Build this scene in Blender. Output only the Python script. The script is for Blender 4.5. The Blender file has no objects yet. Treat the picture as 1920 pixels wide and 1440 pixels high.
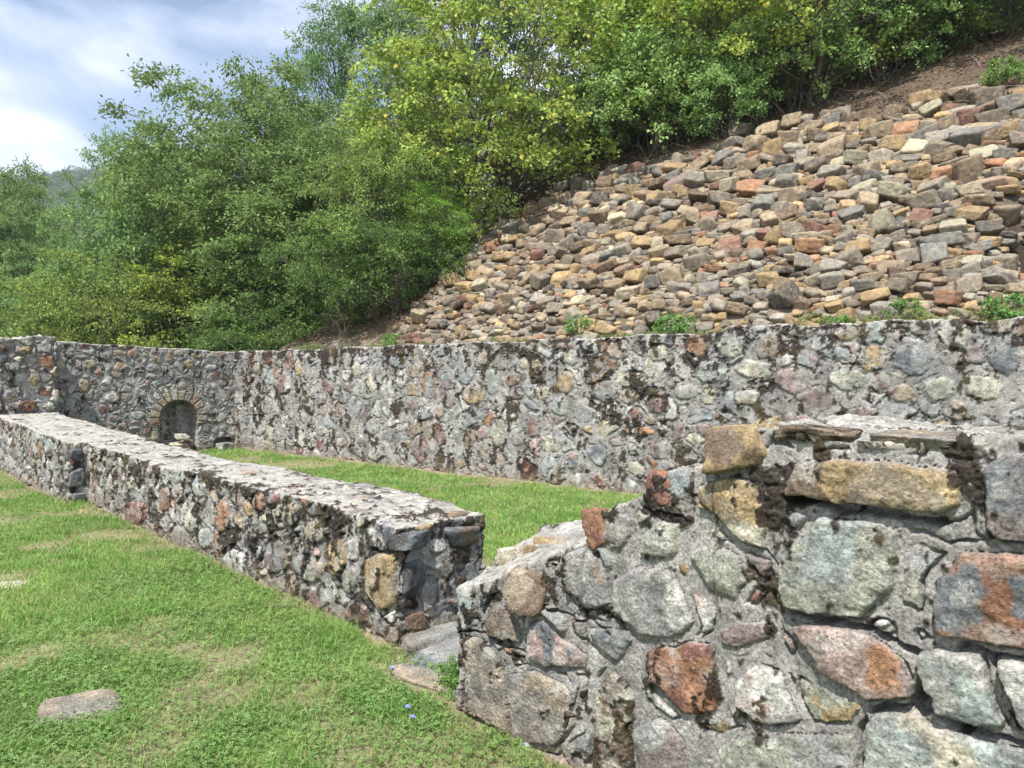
import bpy, math, random
import numpy as np
from mathutils import Vector, Matrix
R = math.radians
random.seed(7); RNG = np.random.default_rng(7)
sc = bpy.context.scene
COL = sc.collection

# ------------------------------------------------------------------ camera, sky, sun, exposure
F, CX, CY, HOR, EYE = 1442.0, 960.0, 720.0, 690.0, 1.6
PITCH = math.atan((CY - HOR) / F)
cd = bpy.data.cameras.new("camera"); cam = bpy.data.objects.new("camera", cd); COL.objects.link(cam)
cam.location = (0, 0, EYE); cam.rotation_euler = (math.pi / 2 - PITCH, 0, 0)
cd.sensor_width = 36; cd.lens = 36 * F / 1920; cd.clip_start = 0.05; cd.clip_end = 5000
sc.camera = cam
sc.view_settings.view_transform = 'Standard'; sc.view_settings.look = 'None'
sc.view_settings.gamma = 1; sc.view_settings.use_curve_mapping = False
sc.view_settings.exposure = 0.82
try:
    sc.cycles.max_bounces = 6; sc.cycles.transparent_max_bounces = 8
except Exception: pass
SUN_EL = 59; SUN_H = (-0.42, -0.907)                 # horizontal direction towards the sun
sd = bpy.data.lights.new("sun", 'SUN'); so = bpy.data.objects.new("sun", sd); COL.objects.link(so)
sd.energy = 4.9; sd.angle = R(0.8); sd.color = (1.0, 0.955, 0.88)
tos = Vector((SUN_H[0] * math.cos(R(SUN_EL)), SUN_H[1] * math.cos(R(SUN_EL)), math.sin(R(SUN_EL))))
so.rotation_euler = tos.to_track_quat('Z', 'Y').to_euler()
w = bpy.data.worlds.new("World"); sc.world = w; w.use_nodes = True
nt = w.node_tree; nt.nodes.clear()
def nd(nt, typ, **kw):
    n = nt.nodes.new(typ)
    for k, v in kw.items():
        if k.startswith('_'): n.inputs[k[1:].replace('_', ' ')].default_value = v
        else: setattr(n, k, v)
    return n
L = nt.links.new
sky = nd(nt, 'ShaderNodeTexSky', sky_type='NISHITA', sun_disc=False)
sky.sun_elevation = R(SUN_EL); sky.sun_rotation = math.atan2(SUN_H[0], SUN_H[1])
tc = nd(nt, 'ShaderNodeTexCoord')
mp = nd(nt, 'ShaderNodeMapping'); mp.inputs['Scale'].default_value = (1.0, 1.0, 2.6); mp.inputs['Location'].default_value = (0.3, 0.1, 0.25)
L(tc.outputs['Generated'], mp.inputs['Vector'])
n1 = nd(nt, 'ShaderNodeTexNoise', _Scale=2.6, _Detail=9.0, _Roughness=0.52, _Distortion=0.35); L(mp.outputs[0], n1.inputs['Vector'])
rm = nd(nt, 'ShaderNodeMapRange'); rm.inputs[1].default_value = 0.37; rm.inputs[2].default_value = 0.54
L(n1.outputs['Fac'], rm.inputs[0])
n2 = nd(nt, 'ShaderNodeTexNoise', _Scale=5.0, _Detail=8.0, _Roughness=0.55); L(mp.outputs[0], n2.inputs['Vector'])
cr = nd(nt, 'ShaderNodeValToRGB'); cr.color_ramp.elements[0].position = 0.36; cr.color_ramp.elements[1].position = 0.66
cr.color_ramp.elements[0].color = (4.0, 4.7, 6.5, 1); cr.color_ramp.elements[1].color = (7.6, 7.9, 8.6, 1)
L(n2.outputs['Fac'], cr.inputs[0])
mx = nd(nt, 'ShaderNodeMix', data_type='RGBA'); L(rm.outputs[0], mx.inputs[0]); L(sky.outputs[0], mx.inputs[6]); L(cr.outputs[0], mx.inputs[7])
bg = nd(nt, 'ShaderNodeBackground', _Strength=0.11); L(mx.outputs[2], bg.inputs['Color'])
ow = nd(nt, 'ShaderNodeOutputWorld'); L(bg.outputs[0], ow.inputs[0])

# ------------------------------------------------------------------ helpers
def ray(px, py):
    d = Vector(((px - CX) / F, 1.0, -(py - CY) / F))
    c, s = math.cos(PITCH), math.sin(PITCH)
    return Vector((d.x, d.y * c + d.z * s, -d.y * s + d.z * c))
CAMP = Vector((0, 0, EYE))
def on_plane(px, py, nrm, d):
    r_ = ray(px, py); n_ = Vector(nrm)
    return CAMP + r_ * ((d - n_.dot(CAMP)) / n_.dot(r_))
def on_ground(px, py, h=0.0): return on_plane(px, py, (0, 0, 1), h)
def at_depth(px, py, Y): r_ = ray(px, py); return CAMP + r_ * (Y / r_.y)
def to_px(p):
    v = Vector(p) - CAMP; c, s = math.cos(PITCH), math.sin(PITCH)
    y = v.y * c - v.z * s; z = v.y * s + v.z * c
    return CX + F * v.x / y, CY - F * z / y, y

def tag(o, label=None, cat=None, group=None, kind=None):
    if label: o['label'] = label
    if cat: o['category'] = cat
    if group: o['group'] = group
    if kind: o['kind'] = kind
    return o
def empty(name, loc, rz=0.0):
    o = bpy.data.objects.new(name, None); COL.objects.link(o); o.location = loc; o.rotation_euler[2] = rz
    o.empty_display_size = 0.2
    return o
def mesh_np(name, V, Fc, mat, parent=None, cols=None, smooth=True, nper=None):
    """V (n,3); Fc (m,k) index array, or flat loops with nper"""
    me = bpy.data.meshes.new(name)
    V = np.ascontiguousarray(V, dtype=np.float32); Fc = np.asarray(Fc, dtype=np.int32)
    m, k = Fc.shape
    me.vertices.add(len(V)); me.vertices.foreach_set('co', V.ravel())
    me.loops.add(m * k); me.loops.foreach_set('vertex_index', Fc.ravel())
    me.polygons.add(m); me.polygons.foreach_set('loop_start', np.arange(0, m * k, k, dtype=np.int32))
    try: me.polygons.foreach_set('loop_total', np.full(m, k, dtype=np.int32))
    except Exception: pass
    me.polygons.foreach_set('use_smooth', np.full(m, smooth, dtype=bool))
    if cols is not None:
        a = me.color_attributes.new('Col', 'FLOAT_COLOR', 'POINT')
        c4 = np.ones((len(V), 4), dtype=np.float32); c4[:, :3] = np.clip(cols, 0, 1)
        a.data.foreach_set('color', c4.ravel())
    me.update(); me.validate()
    if mat: me.materials.append(mat)
    o = bpy.data.objects.new(name, me); COL.objects.link(o)
    if parent: o.parent = parent
    return o
def grid_faces(nu, nv, wrap=False):
    i = np.arange(nu if wrap else nu - 1); j = np.arange(nv - 1)
    I, J = np.meshgrid(i, j, indexing='ij'); I2 = (I + 1) % nu
    return np.stack([I * nv + J, I2 * nv + J, I2 * nv + J + 1, I * nv + J + 1], -1).reshape(-1, 4)

# ---- numpy noise
def hsh(ix, iy, iz, seed=0):
    M = np.uint32
    with np.errstate(over='ignore'):
        h = (ix.astype(np.int64) * 374761393 + iy.astype(np.int64) * 668265263 + iz.astype(np.int64) * 2147483647 + seed * 974634777).astype(np.uint64)
        h = (h & np.uint64(0xffffffff)).astype(M)
        h = h ^ (h >> M(15)); h = h * M(2246822519); h = h ^ (h >> M(13)); h = h * M(3266489917); h = h ^ (h >> M(16))
    return h.astype(np.float64) / 4294967296.0
def vnoise(P, seed=0):
    i = np.floor(P).astype(np.int64); f = P - i; f = f * f * (3 - 2 * f); out = 0
    for a in (0, 1):
        for b in (0, 1):
            for c in (0, 1):
                wt = (f[:, 0] if a else 1 - f[:, 0]) * (f[:, 1] if b else 1 - f[:, 1]) * (f[:, 2] if c else 1 - f[:, 2])
                out = out + wt * hsh(i[:, 0] + a, i[:, 1] + b, i[:, 2] + c, seed)
    return out
def fbm(P, scale, octv=4, seed=0, rough=0.5):
    s = 0; a = 1; t = 0; Q = P * scale
    for k in range(octv):
        s = s + a * vnoise(Q, seed + k * 17); t += a; a *= rough; Q = Q * 2.03 + 11.7
    return s / t
def sstep(a, b, x):
    t = np.clip((x - a) / (b - a), 0, 1); return t * t * (3 - 2 * t)
def worley(P, cell, seed=0, wvar=0.35):
    """3-D power diagram on a jittered grid. returns edge distance (m), id hash, vector from site"""
    cell = np.array(cell); Q = P / cell; base = np.floor(Q).astype(np.int64)
    best = np.full(len(P), 1e9); bs = np.zeros((len(P), 3)); bid = np.zeros(len(P)); S = []
    cm = cell.min()
    for a in (-1, 0, 1):
        for b in (-1, 0, 1):
            for c in (-1, 0, 1):
                ci = base + np.array([a, b, c])
                j = np.stack([hsh(ci[:, 0], ci[:, 1], ci[:, 2], seed + q) for q in (1, 2, 3)], -1)
                wgt = (hsh(ci[:, 0], ci[:, 1], ci[:, 2], seed + 4) - 0.5) * wvar * cm * cm * 2
                site = (ci + j) * cell
                D = ((P - site) ** 2).sum(1) - wgt
                S.append((site.astype(np.float32), D.astype(np.float32)))
                m = D < best
                best = np.where(m, D, best); bs[m] = site[m]; bid = np.where(m, hsh(ci[:, 0], ci[:, 1], ci[:, 2], seed + 9), bid)
    ed = np.full(len(P), 1e9)
    for site, D in S:
        ds = np.sqrt(((site - bs) ** 2).sum(1)); m = ds > 1e-5
        e = np.where(m, (D - best) / (2 * np.maximum(ds, 1e-5)), 1e9); ed = np.minimum(ed, e)
    return ed, bid, P - bs
def poly_sdf(x, y, poly):
    """signed distance, inside positive"""
    poly = np.array(poly); n = len(poly); d = np.full(len(x), 1e9); ins = np.zeros(len(x), bool)
    for i in range(n):
        ax, ay = poly[i]; bx, by = poly[(i + 1) % n]; ex, ey = bx - ax, by - ay
        t = np.clip(((x - ax) * ex + (y - ay) * ey) / (ex * ex + ey * ey + 1e-12), 0, 1)
        d = np.minimum(d, (x - ax - t * ex) ** 2 + (y - ay - t * ey) ** 2)
        c = ((ay > y) != (by > y)) & (x < (bx - ax) * (y - ay) / ((by - ay) if abs(by - ay) > 1e-12 else 1e-12) + ax)
        ins ^= c
    return np.where(ins, 1, -1) * np.sqrt(d)
def line_dist(x, y, pl):
    d = np.full(len(x), 1e9)
    for (ax, ay), (bx, by) in zip(pl[:-1], pl[1:]):
        ex, ey = bx - ax, by - ay
        t = np.clip(((x - ax) * ex + (y - ay) * ey) / (ex * ex + ey * ey + 1e-12), 0, 1)
        d = np.minimum(d, (x - ax - t * ex) ** 2 + (y - ay - t * ey) ** 2)
    return np.sqrt(d)

# ------------------------------------------------------------------ stone colours (linear base colours)
PAL = dict(
    grey=(.25, .25, .24), slate=(.135, .15, .165), blue=(.24, .275, .285), teal=(.28, .325, .30), green=(.29, .30, .225),
    cream=(.44, .40, .29), pale=(.42, .41, .37), ochre=(.36, .25, .105), tan=(.31, .245, .165), brown=(.19, .13, .085),
    rust=(.30, .135, .065), orange=(.40, .19, .08), red=(.22, .095, .075), purple=(.20, .145, .14), pink=(.35, .245, .21),
    dark=(.075, .072, .07), taupe=(.22, .195, .165), white=(.52, .52, .50))
PALN = {}
for k, v in PAL.items():
    v = np.array(v); g_ = v.mean(); PALN[k] = g_ + (v - g_) * .74
MORTAR = np.array((.310, .298, .282)); MOSS = np.array((.030, .021, .016))
WALLMIX = ['grey', 'grey', 'grey', 'pale', 'pale', 'green', 'blue', 'teal', 'slate', 'taupe', 'taupe', 'tan', 'purple', 'purple', 'pink', 'cream', 'rust', 'ochre', 'grey', 'red']

# ------------------------------------------------------------------ materials
def mat_new(name):
    m = bpy.data.materials.new(name); m.use_nodes = True; nt = m.node_tree
    for n in list(nt.nodes): nt.nodes.remove(n)
    out = nd(nt, 'ShaderNodeOutputMaterial'); b = nd(nt, 'ShaderNodeBsdfPrincipled'); nt.links.new(b.outputs[0], out.inputs[0])
    b.inputs['Specular IOR Level'].default_value = 0.2
    return m, nt, b, out
def stone_material(name, src='attr', fine=70.0, bump=0.5, spread=(0.62, 1.30), lich=True):
    m, nt, b, out = mat_new(name); L = nt.links.new
    if src == 'attr': c = nd(nt, 'ShaderNodeAttribute', attribute_name='Col').outputs['Color']
    else: c = nd(nt, 'ShaderNodeObjectInfo').outputs['Color']
    tc = nd(nt, 'ShaderNodeTexCoord')
    if src == 'attr': vec = tc.outputs['Object']
    else:
        oi = nd(nt, 'ShaderNodeObjectInfo'); ad = nd(nt, 'ShaderNodeVectorMath', operation='ADD')
        sc_ = nd(nt, 'ShaderNodeVectorMath', operation='SCALE'); sc_.inputs[3].default_value = 30.0
        L(oi.outputs['Location'], sc_.inputs[0]); L(tc.outputs['Object'], ad.inputs[0]); L(sc_.outputs[0], ad.inputs[1]); vec = ad.outputs[0]
    n1 = nd(nt, 'ShaderNodeTexNoise', _Scale=fine, _Detail=8.0, _Roughness=0.68); L(vec, n1.inputs['Vector'])
    n2 = nd(nt, 'ShaderNodeTexNoise', _Scale=fine * 0.16, _Detail=6.0, _Roughness=0.6, _Distortion=0.6); L(vec, n2.inputs['Vector'])
    r1 = nd(nt, 'ShaderNodeMapRange'); r1.inputs[1].default_value = .33; r1.inputs[2].default_value = .67; r1.inputs[3].default_value = spread[0]; r1.inputs[4].default_value = spread[1]
    L(n1.outputs['Fac'], r1.inputs[0])
    r2 = nd(nt, 'ShaderNodeMapRange'); r2.inputs[1].default_value = .35; r2.inputs[2].default_value = .65; r2.inputs[3].default_value = .78; r2.inputs[4].default_value = 1.2
    L(n2.outputs['Fac'], r2.inputs[0])
    mu = nd(nt, 'ShaderNodeMath', operation='MULTIPLY'); L(r1.outputs[0], mu.inputs[0]); L(r2.outputs[0], mu.inputs[1])
    sc1 = nd(nt, 'ShaderNodeVectorMath', operation='SCALE'); L(c, sc1.inputs[0]); L(mu.outputs[0], sc1.inputs[3])
    col = sc1.outputs[0]
    if src == 'obj' or name.startswith('rubble'):   # weathered tan and grey patches across every stone
        n5 = nd(nt, 'ShaderNodeTexNoise', _Scale=5.5, _Detail=6.0, _Roughness=0.65, _Distortion=0.8); L(vec, n5.inputs['Vector'])
        r5 = nd(nt, 'ShaderNodeMapRange'); r5.inputs[1].default_value = .42; r5.inputs[2].default_value = .60; r5.inputs[4].default_value = .55; L(n5.outputs['Fac'], r5.inputs[0])
        r6 = nd(nt, 'ShaderNodeValToRGB'); r6.color_ramp.elements[0].position = .4; r6.color_ramp.elements[1].position = .6
        r6.color_ramp.elements[0].color = (.12, .105, .09, 1); r6.color_ramp.elements[1].color = (.34, .27, .18, 1); L(n2.outputs['Fac'], r6.inputs[0])
        m5 = nd(nt, 'ShaderNodeMix', data_type='RGBA'); L(r5.outputs[0], m5.inputs[0]); L(col, m5.inputs[6]); L(r6.outputs[0], m5.inputs[7]); col = m5.outputs[2]
    if lich:   # pale lichen flecks and dark pits
        n3 = nd(nt, 'ShaderNodeTexNoise', _Scale=fine * 0.5, _Detail=4.0, _Roughness=0.7); L(vec, n3.inputs['Vector'])
        r3 = nd(nt, 'ShaderNodeMapRange'); r3.inputs[1].default_value = .63; r3.inputs[2].default_value = .70; r3.inputs[4].default_value = .6; L(n3.outputs['Fac'], r3.inputs[0])
        mxl = nd(nt, 'ShaderNodeMix', data_type='RGBA'); L(r3.outputs[0], mxl.inputs[0]); L(col, mxl.inputs[6]); mxl.inputs[7].default_value = (.46, .45, .42, 1)
        r4 = nd(nt, 'ShaderNodeMapRange'); r4.inputs[1].default_value = .37; r4.inputs[2].default_value = .30; r4.inputs[4].default_value = .75; L(n3.outputs['Fac'], r4.inputs[0])
        mxd = nd(nt, 'ShaderNodeMix', data_type='RGBA'); L(r4.outputs[0], mxd.inputs[0]); L(mxl.outputs[2], mxd.inputs[6]); mxd.inputs[7].default_value = (.05, .045, .04, 1)
        col = mxd.outputs[2]
    L(col, b.inputs['Base Color']); b.inputs['Roughness'].default_value = 0.92
    bp = nd(nt, 'ShaderNodeBump', _Strength=bump, _Distance=0.012); L(n1.outputs['Fac'], bp.inputs['Height'])
    bp2 = nd(nt, 'ShaderNodeBump', _Strength=bump, _Distance=0.018); L(n2.outputs['Fac'], bp2.inputs['Height']); L(bp.outputs[0], bp2.inputs['Normal'])
    L(bp2.outputs[0], b.inputs['Normal'])
    return m
M_WALL = stone_material('masonry', 'attr', 95.0, 0.9, (.48, 1.45))
M_ROCK = stone_material('rubble_rock', 'obj', 22.0, 0.5)
M_ROCKA = stone_material('rubble_rock_mass', 'attr', 22.0, 0.5)
def leaf_material(name, trans=0.35, gain=1.0):
    m, nt, b, out = mat_new(name); L = nt.links.new
    a = nd(nt, 'ShaderNodeAttribute', attribute_name='Col')
    oi = nd(nt, 'ShaderNodeObjectInfo')
    hs = nd(nt, 'ShaderNodeHueSaturation'); L(a.outputs['Color'], hs.inputs['Color'])
    r = nd(nt, 'ShaderNodeMapRange'); r.inputs[3].default_value = .485; r.inputs[4].default_value = .515; L(oi.outputs['Random'], r.inputs[0]); L(r.outputs[0], hs.inputs['Hue'])
    hs.inputs['Value'].default_value = gain
    L(hs.outputs[0], b.inputs['Base Color']); b.inputs['Roughness'].default_value = 0.55; b.inputs['Specular IOR Level'].default_value = 0.35
    t = nd(nt, 'ShaderNodeBsdfTranslucent')
    ht = nd(nt, 'ShaderNodeHueSaturation'); ht.inputs['Hue'].default_value = .485; ht.inputs['Value'].default_value = 1.5; L(hs.outputs[0], ht.inputs['Color']); L(ht.outputs[0], t.inputs['Color'])
    ms = nd(nt, 'ShaderNodeMixShader'); ms.inputs[0].default_value = trans
    L(b.outputs[0], ms.inputs[1]); L(t.outputs[0], ms.inputs[2]); L(ms.outputs[0], out.inputs[0])
    return m
M_LEAF = leaf_material('leaf', 0.30, 1.3)
M_GRASS = leaf_material('grass_blade', 0.30)
def bark_material(name, c1, c2):
    m, nt, b, out = mat_new(name); L = nt.links.new
    tc = nd(nt, 'ShaderNodeTexCoord'); n1 = nd(nt, 'ShaderNodeTexNoise', _Scale=14.0, _Detail=6.0); L(tc.outputs['Object'], n1.inputs['Vector'])
    mx = nd(nt, 'ShaderNodeMix', data_type='RGBA'); L(n1.outputs['Fac'], mx.inputs[0]); mx.inputs[6].default_value = (*c1, 1); mx.inputs[7].default_value = (*c2, 1)
    L(mx.outputs[2], b.inputs['Base Color']); b.inputs['Roughness'].default_value = .9
    bp = nd(nt, 'ShaderNodeBump', _Strength=.5, _Distance=.02); L(n1.outputs['Fac'], bp.inputs['Height']); L(bp.outputs[0], b.inputs['Normal'])
    return m
M_BARK = bark_material('bark', (.05, .042, .034), (.15, .13, .11))
def ground_material(name):
    m, nt, b, out = mat_new(name); L = nt.links.new
    a = nd(nt, 'ShaderNodeAttribute', attribute_name='Col'); tc = nd(nt, 'ShaderNodeTexCoord')
    n1 = nd(nt, 'ShaderNodeTexNoise', _Scale=28.0, _Detail=9.0, _Roughness=.7); L(tc.outputs['Object'], n1.inputs['Vector'])
    r1 = nd(nt, 'ShaderNodeMapRange'); r1.inputs[1].default_value = .3; r1.inputs[2].default_value = .7; r1.inputs[3].default_value = .55; r1.inputs[4].default_value = 1.4; L(n1.outputs['Fac'], r1.inputs[0])
    s = nd(nt, 'ShaderNodeVectorMath', operation='SCALE'); L(a.outputs['Color'], s.inputs[0]); L(r1.outputs[0], s.inputs[3]); L(s.outputs[0], b.inputs['Base Color'])
    b.inputs['Roughness'].default_value = .95
    bp = nd(nt, 'ShaderNodeBump', _Strength=.6, _Distance=.03); L(n1.outputs['Fac'], bp.inputs['Height']); L(bp.outputs[0], b.inputs['Normal'])
    return m
M_GROUND = ground_material('soil')

# ------------------------------------------------------------------ frames
D_T = (-.681, .732); D_N = (.732, .681)      # along the low wall / across it
D_R = (-.784, .620); D_M = (.620, .784)      # along the retaining wall / across it
def W(t, n, h=0): return Vector((D_T[0] * t + D_N[0] * n, D_T[1] * t + D_N[1] * n, h))
def RM(r, m, h=0): return Vector((D_R[0] * r + D_M[0] * m, D_R[1] * r + D_M[1] * m, h))
def px_face(px, py, e1, e2, b0):
    """photo pixel -> (a, h) on the vertical plane e2.p = b0"""
    p = on_plane(px, py, (e2[0], e2[1], 0), b0)
    return (e1[0] * p.x + e1[1] * p.y, p.z)

# ------------------------------------------------------------------ masonry builder
def masonry(name, e1, e2, rect, Hf, asp, vsp, tsp, cell, seed, stones=(), cracks=(), moss=(0.5, 0.5), gap=(.006, .03), relief=.022,
            topmoss=.2, mix=WALLMIX, back=False, niche=None, rad=.02, stone_frac=1.0, parent=None, bsp=.04, top_rough=.014, filmk=.48, skew=0.0):
    a0, a1, b0, b1 = rect
    def span(x0, x1, sp):            # variable spacing along the front
        xs = [x0]
        while xs[-1] < x1: xs.append(xs[-1] + (sp(xs[-1]) if callable(sp) else sp))
        xs = np.array(xs); return x0 + (xs - x0) * (x1 - x0) / (xs[-1] - x0)
    r = rad
    fa = span(a0 + r, a1 - r, asp); eb = span(b0 + r, b1 - r, bsp); ba = span(a0 + r, a1 - r, (lambda x: 4 * asp(x)) if callable(asp) else asp * 4) if not back else fa
    P = []; N = []
    def arc(ca, cb, th0, th1, k=5):
        for q in range(1, k):
            th = th0 + (th1 - th0) * q / k; P.append((ca + r * math.cos(th), cb + r * math.sin(th))); N.append((math.cos(th), math.sin(th)))
    for a in fa: P.append((a, b0)); N.append((0, -1))
    arc(a1 - r, b0 + r, -math.pi / 2, 0)
    for b in eb: P.append((a1, b)); N.append((1, 0))
    arc(a1 - r, b1 - r, 0, math.pi / 2)
    for a in ba[::-1]: P.append((a, b1)); N.append((0, 1))
    arc(a0 + r, b1 - r, math.pi / 2, math.pi)
    for b in eb[::-1]: P.append((a0, b)); N.append((-1, 0))
    arc(a0 + r, b0 + r, math.pi, 1.5 * math.pi)
    P = np.array(P); N = np.array(N); nu = len(P)
    Hs = Hf(P[:, 0], P[:, 1])
    Hmax = Hs.max(); nv = int(Hmax / vsp) + 2
    v = np.linspace(0, 1, nv)
    half = (b1 - b0) / 2; ntop = int(half / tsp) + 2
    ins = np.concatenate([r * (1 - np.cos(np.linspace(0, math.pi / 2, 4)[1:])), np.linspace(r, half, ntop)[1:]])
    drop = np.concatenate([r * (1 - np.sin(np.linspace(0, math.pi / 2, 4)[1:])), np.zeros(ntop - 1)])
    upn = np.concatenate([np.sin(np.linspace(0, math.pi / 2, 4)[1:]), np.ones(ntop - 1)])
    rows = nv + len(ins)
    A = np.zeros((nu, rows)); B = np.zeros((nu, rows)); Hh = np.zeros((nu, rows)); NN = np.zeros((nu, rows, 3))
    A[:, :nv] = P[:, :1]; B[:, :nv] = P[:, 1:]; Hh[:, :nv] = -0.05 + (Hs[:, None] - r + .05) * v[None]
    NN[:, :nv, 0] = N[:, :1]; NN[:, :nv, 1] = N[:, 1:]
    for k in range(len(ins)):
        wv = ins[k]
        aa = np.clip(P[:, 0], a0 + wv, a1 - wv); bb = np.clip(P[:, 1], b0 + wv, b1 - wv)
        A[:, nv + k] = aa; B[:, nv + k] = bb; Hh[:, nv + k] = Hf(aa, bb) - drop[k]
        hz = math.sqrt(max(0, 1 - upn[k] ** 2)); NN[:, nv + k, 0] = N[:, 0] * hz; NN[:, nv + k, 1] = N[:, 1] * hz; NN[:, nv + k, 2] = upn[k]
    a = A.ravel(); b = B.ravel(); h = Hh.ravel(); n3 = NN.reshape(-1, 3)
    P3 = np.stack([a, b, h], -1)
    up = n3[:, 2]; front = (-n3[:, 1] > .5)
    # warp, stones
    sc_ = min(cell)
    wp = P3 + np.stack([fbm(P3, 1.1 / sc_, 3, seed + 50 + q) - .5 for q in range(3)], -1) * sc_ * .48
    wp = wp + np.stack([fbm(P3, 5 / sc_, 2, seed + 60 + q) - .5 for q in range(3)], -1) * sc_ * .12
    ed, sid, dv = worley(wp, cell, seed)
    h2 = (sid * 977.13) % 1; h3 = (sid * 3571.7) % 1; h4 = (sid * 12011.3) % 1; h5 = (sid * 51997.9) % 1
    g = gap[0] + (gap[1] - gap[0]) * h3
    sd_ = ed - g + (fbm(P3, 3 / sc_, 3, seed + 5) - .5) * sc_ * .12
    sd_ = np.where(h5 > stone_frac, -1, sd_)
    names = list(mix); idx = np.minimum((h4 * len(names)).astype(int), len(names) - 1)
    C = np.array([PALN[q] for q in names]); c1 = C[idx]; c2 = C[np.minimum((h2 * len(names)).astype(int), len(names) - 1)]
    off = (h2 - .4) * relief * 1.3 + ((dv[:, 0] * (h3 - .5) + dv[:, 2] * (h4 - .5)) * .25)
    rawmix = sstep(.5, .62, fbm(P3 + sid[:, None] * 9, 1.1 / sc_, 4, seed + 70))[:, None]
    mossy_id = (h5 * 7.3 % 1 > .8).astype(float)
    # traced stones override
    for st in stones:
        poly, ca, cb_, o_, ms = st
        pa = np.array(poly); x0, y0 = pa.min(0) - .06; x1, y1 = pa.max(0) + .06
        q = np.nonzero(front & (up < .8) & (a > x0) & (a < x1) & (h > y0) & (h < y1))[0]
        if len(q) == 0: continue
        wx = a[q] + (fbm(P3[q], 9, 3, seed + 81) - .5) * .03 + (fbm(P3[q], 40, 2, seed + 83) - .5) * .01
        wy = h[q] + (fbm(P3[q], 9, 3, seed + 82) - .5) * .03 + (fbm(P3[q], 40, 2, seed + 84) - .5) * .01
        s = poly_sdf(wx, wy, poly)
        rim = (s < 0) & (s > -.035)
        sd_[q[rim]] = np.minimum(sd_[q[rim]], -(s[rim] + .035) * .5 - .002)
        ins_ = q[s >= 0]; sv = s[s >= 0]
        sd_[ins_] = sv; c1[ins_] = PALN[ca]; c2[ins_] = PALN[cb_]; off[ins_] = o_ + (a[ins_] - pa[:, 0].mean()) * .04
        mossy_id[ins_] = ms; h2[ins_] = .5
        rawmix[ins_] = sstep(.49, .57, fbm(P3[ins_], 7.0, 4, seed + 71) + .0)[:, None]
    mask = sstep(-.002, .008, sd_)
    rnd = 1 - np.exp(-np.maximum(sd_, 0) / .016)
    rough = fbm(P3, 9, 5, seed + 30, .6) - .5
    fine = fbm(P3, 45, 4, seed + 33, .6) - .5
    ridg = np.abs(fbm(P3 * np.array([1, 1, 1.6]), 16, 4, seed + 36) - .5)
    chip = np.floor(fbm(P3, 10, 3, seed + 39) * 9) / 9 - .5          # stepped fracture planes on the stones
    sideness = 1 - up; rs_ = relief / .03
    dsp_m = rough * .016 * rs_ + fine * .008 - .004 - relief * .22
    dsp_s = off * .8 + (rnd - .3) * relief * .8 + rough * .018 * rs_ + fine * .007 - ridg * .016 + chip * .020 * rs_
    dsp = dsp_m * (1 - mask) + dsp_s * mask
    dsp_top = rough * .03 + fine * top_rough * 2.4 + (np.floor(fbm(P3, 7, 4, seed + 90) * 12) / 12 - .5) * top_rough * 2.6
    tmask = sstep(.5, 1, up) * (1 - .75 * mask * sstep(.55, .75, fbm(P3, 2.5, 2, seed + 92)))
    dsp = dsp * (1 - tmask) + dsp_top * tmask
    for pl, wd, dp in cracks:
        x0 = min(p[0] for p in pl) - .1; x1 = max(p[0] for p in pl) + .1; y0 = min(p[1] for p in pl) - .1; y1 = max(p[1] for p in pl) + .1
        q = np.nonzero(front & (up < .5) & (a > x0) & (a < x1) & (h > y0) & (h < y1))[0]
        d = line_dist(a[q] + (fbm(P3[q], 20, 2, seed + 84) - .5) * .03, h[q] + (fbm(P3[q], 20, 2, seed + 85) - .5) * .03, pl)
        wdv = wd * (.4 + 1.2 * fbm(P3[q], 12, 2, seed + 86))
        dsp[q] -= dp * sstep(wdv * 1.25, wdv * .7, d)
    # hairline cracks between stones and mortar
    crk = sstep(.0065, .001, np.abs(sd_ + .002)) * sstep(.36, .52, fbm(P3, 6, 2, seed + 44)) * (1 - up)
    cn = np.abs(fbm(P3, 4.5, 4, seed + 94) - .5); crk2 = sstep(.006, .0, cn) * (1 - up) * sstep(.45, .55, fbm(P3, 2, 2, seed + 95))
    dsp -= crk * .022
    # colours
    cs = c1 * (1 - rawmix) + c2 * rawmix
    cs = cs * (1 + (fbm(P3, 16, 4, seed + 41) - .5)[:, None] * 1.3) * (1 + (fbm(P3, 50, 3, seed + 49) - .5)[:, None] * .9)
    band = fbm(P3 * np.array([1.0, 1.0, 5.0]), 12, 3, seed + 45)
    cs = cs * (1 + (band - .5)[:, None] * .5)
    lv = sstep(.56, .68, fbm(P3, 14, 4, seed + 46))[:, None] * .45
    cs = cs * (1 - lv) + np.array((.42, .41, .37)) * lv
    mort = MORTAR * (1 + (fbm(P3, 5, 4, seed + 42) - .5)[:, None] * .9) * (1 + (fbm(P3, 45, 3, seed + 40) - .5)[:, None] * .8)
    dm = sstep(.5, .7, fbm(P3 * np.array([1, 1, .35]), 6, 4, seed + 47))[:, None] * .45 * (1 - tmask)[:, None]
    mort = mort * (1 - dm) + np.array((.10, .098, .094)) * dm
    # washed-out film of mortar over the stone faces
    film = sstep(.46, .62, fbm(P3, 8, 4, seed + 48))[:, None] * filmk * (1 - h2 * .6)[:, None]
    cs = cs * (1 - film) + mort * film
    mk = (mask * (1 - tmask))[:, None]; col = cs * mk + mort * (1 - mk)
    tc_ = np.array((.35, .335, .305)) * (1 + (fbm(P3, 22, 4, seed + 43, .65) - .5)[:, None] * 1.3)
    ts = sstep(.56, .66, fbm(P3, 3.2, 3, seed + 93))[:, None] * .7; tc_ = tc_ * (1 - ts) + cs * ts
    col = col * (1 - tmask[:, None]) + tc_ * tmask[:, None]
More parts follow.
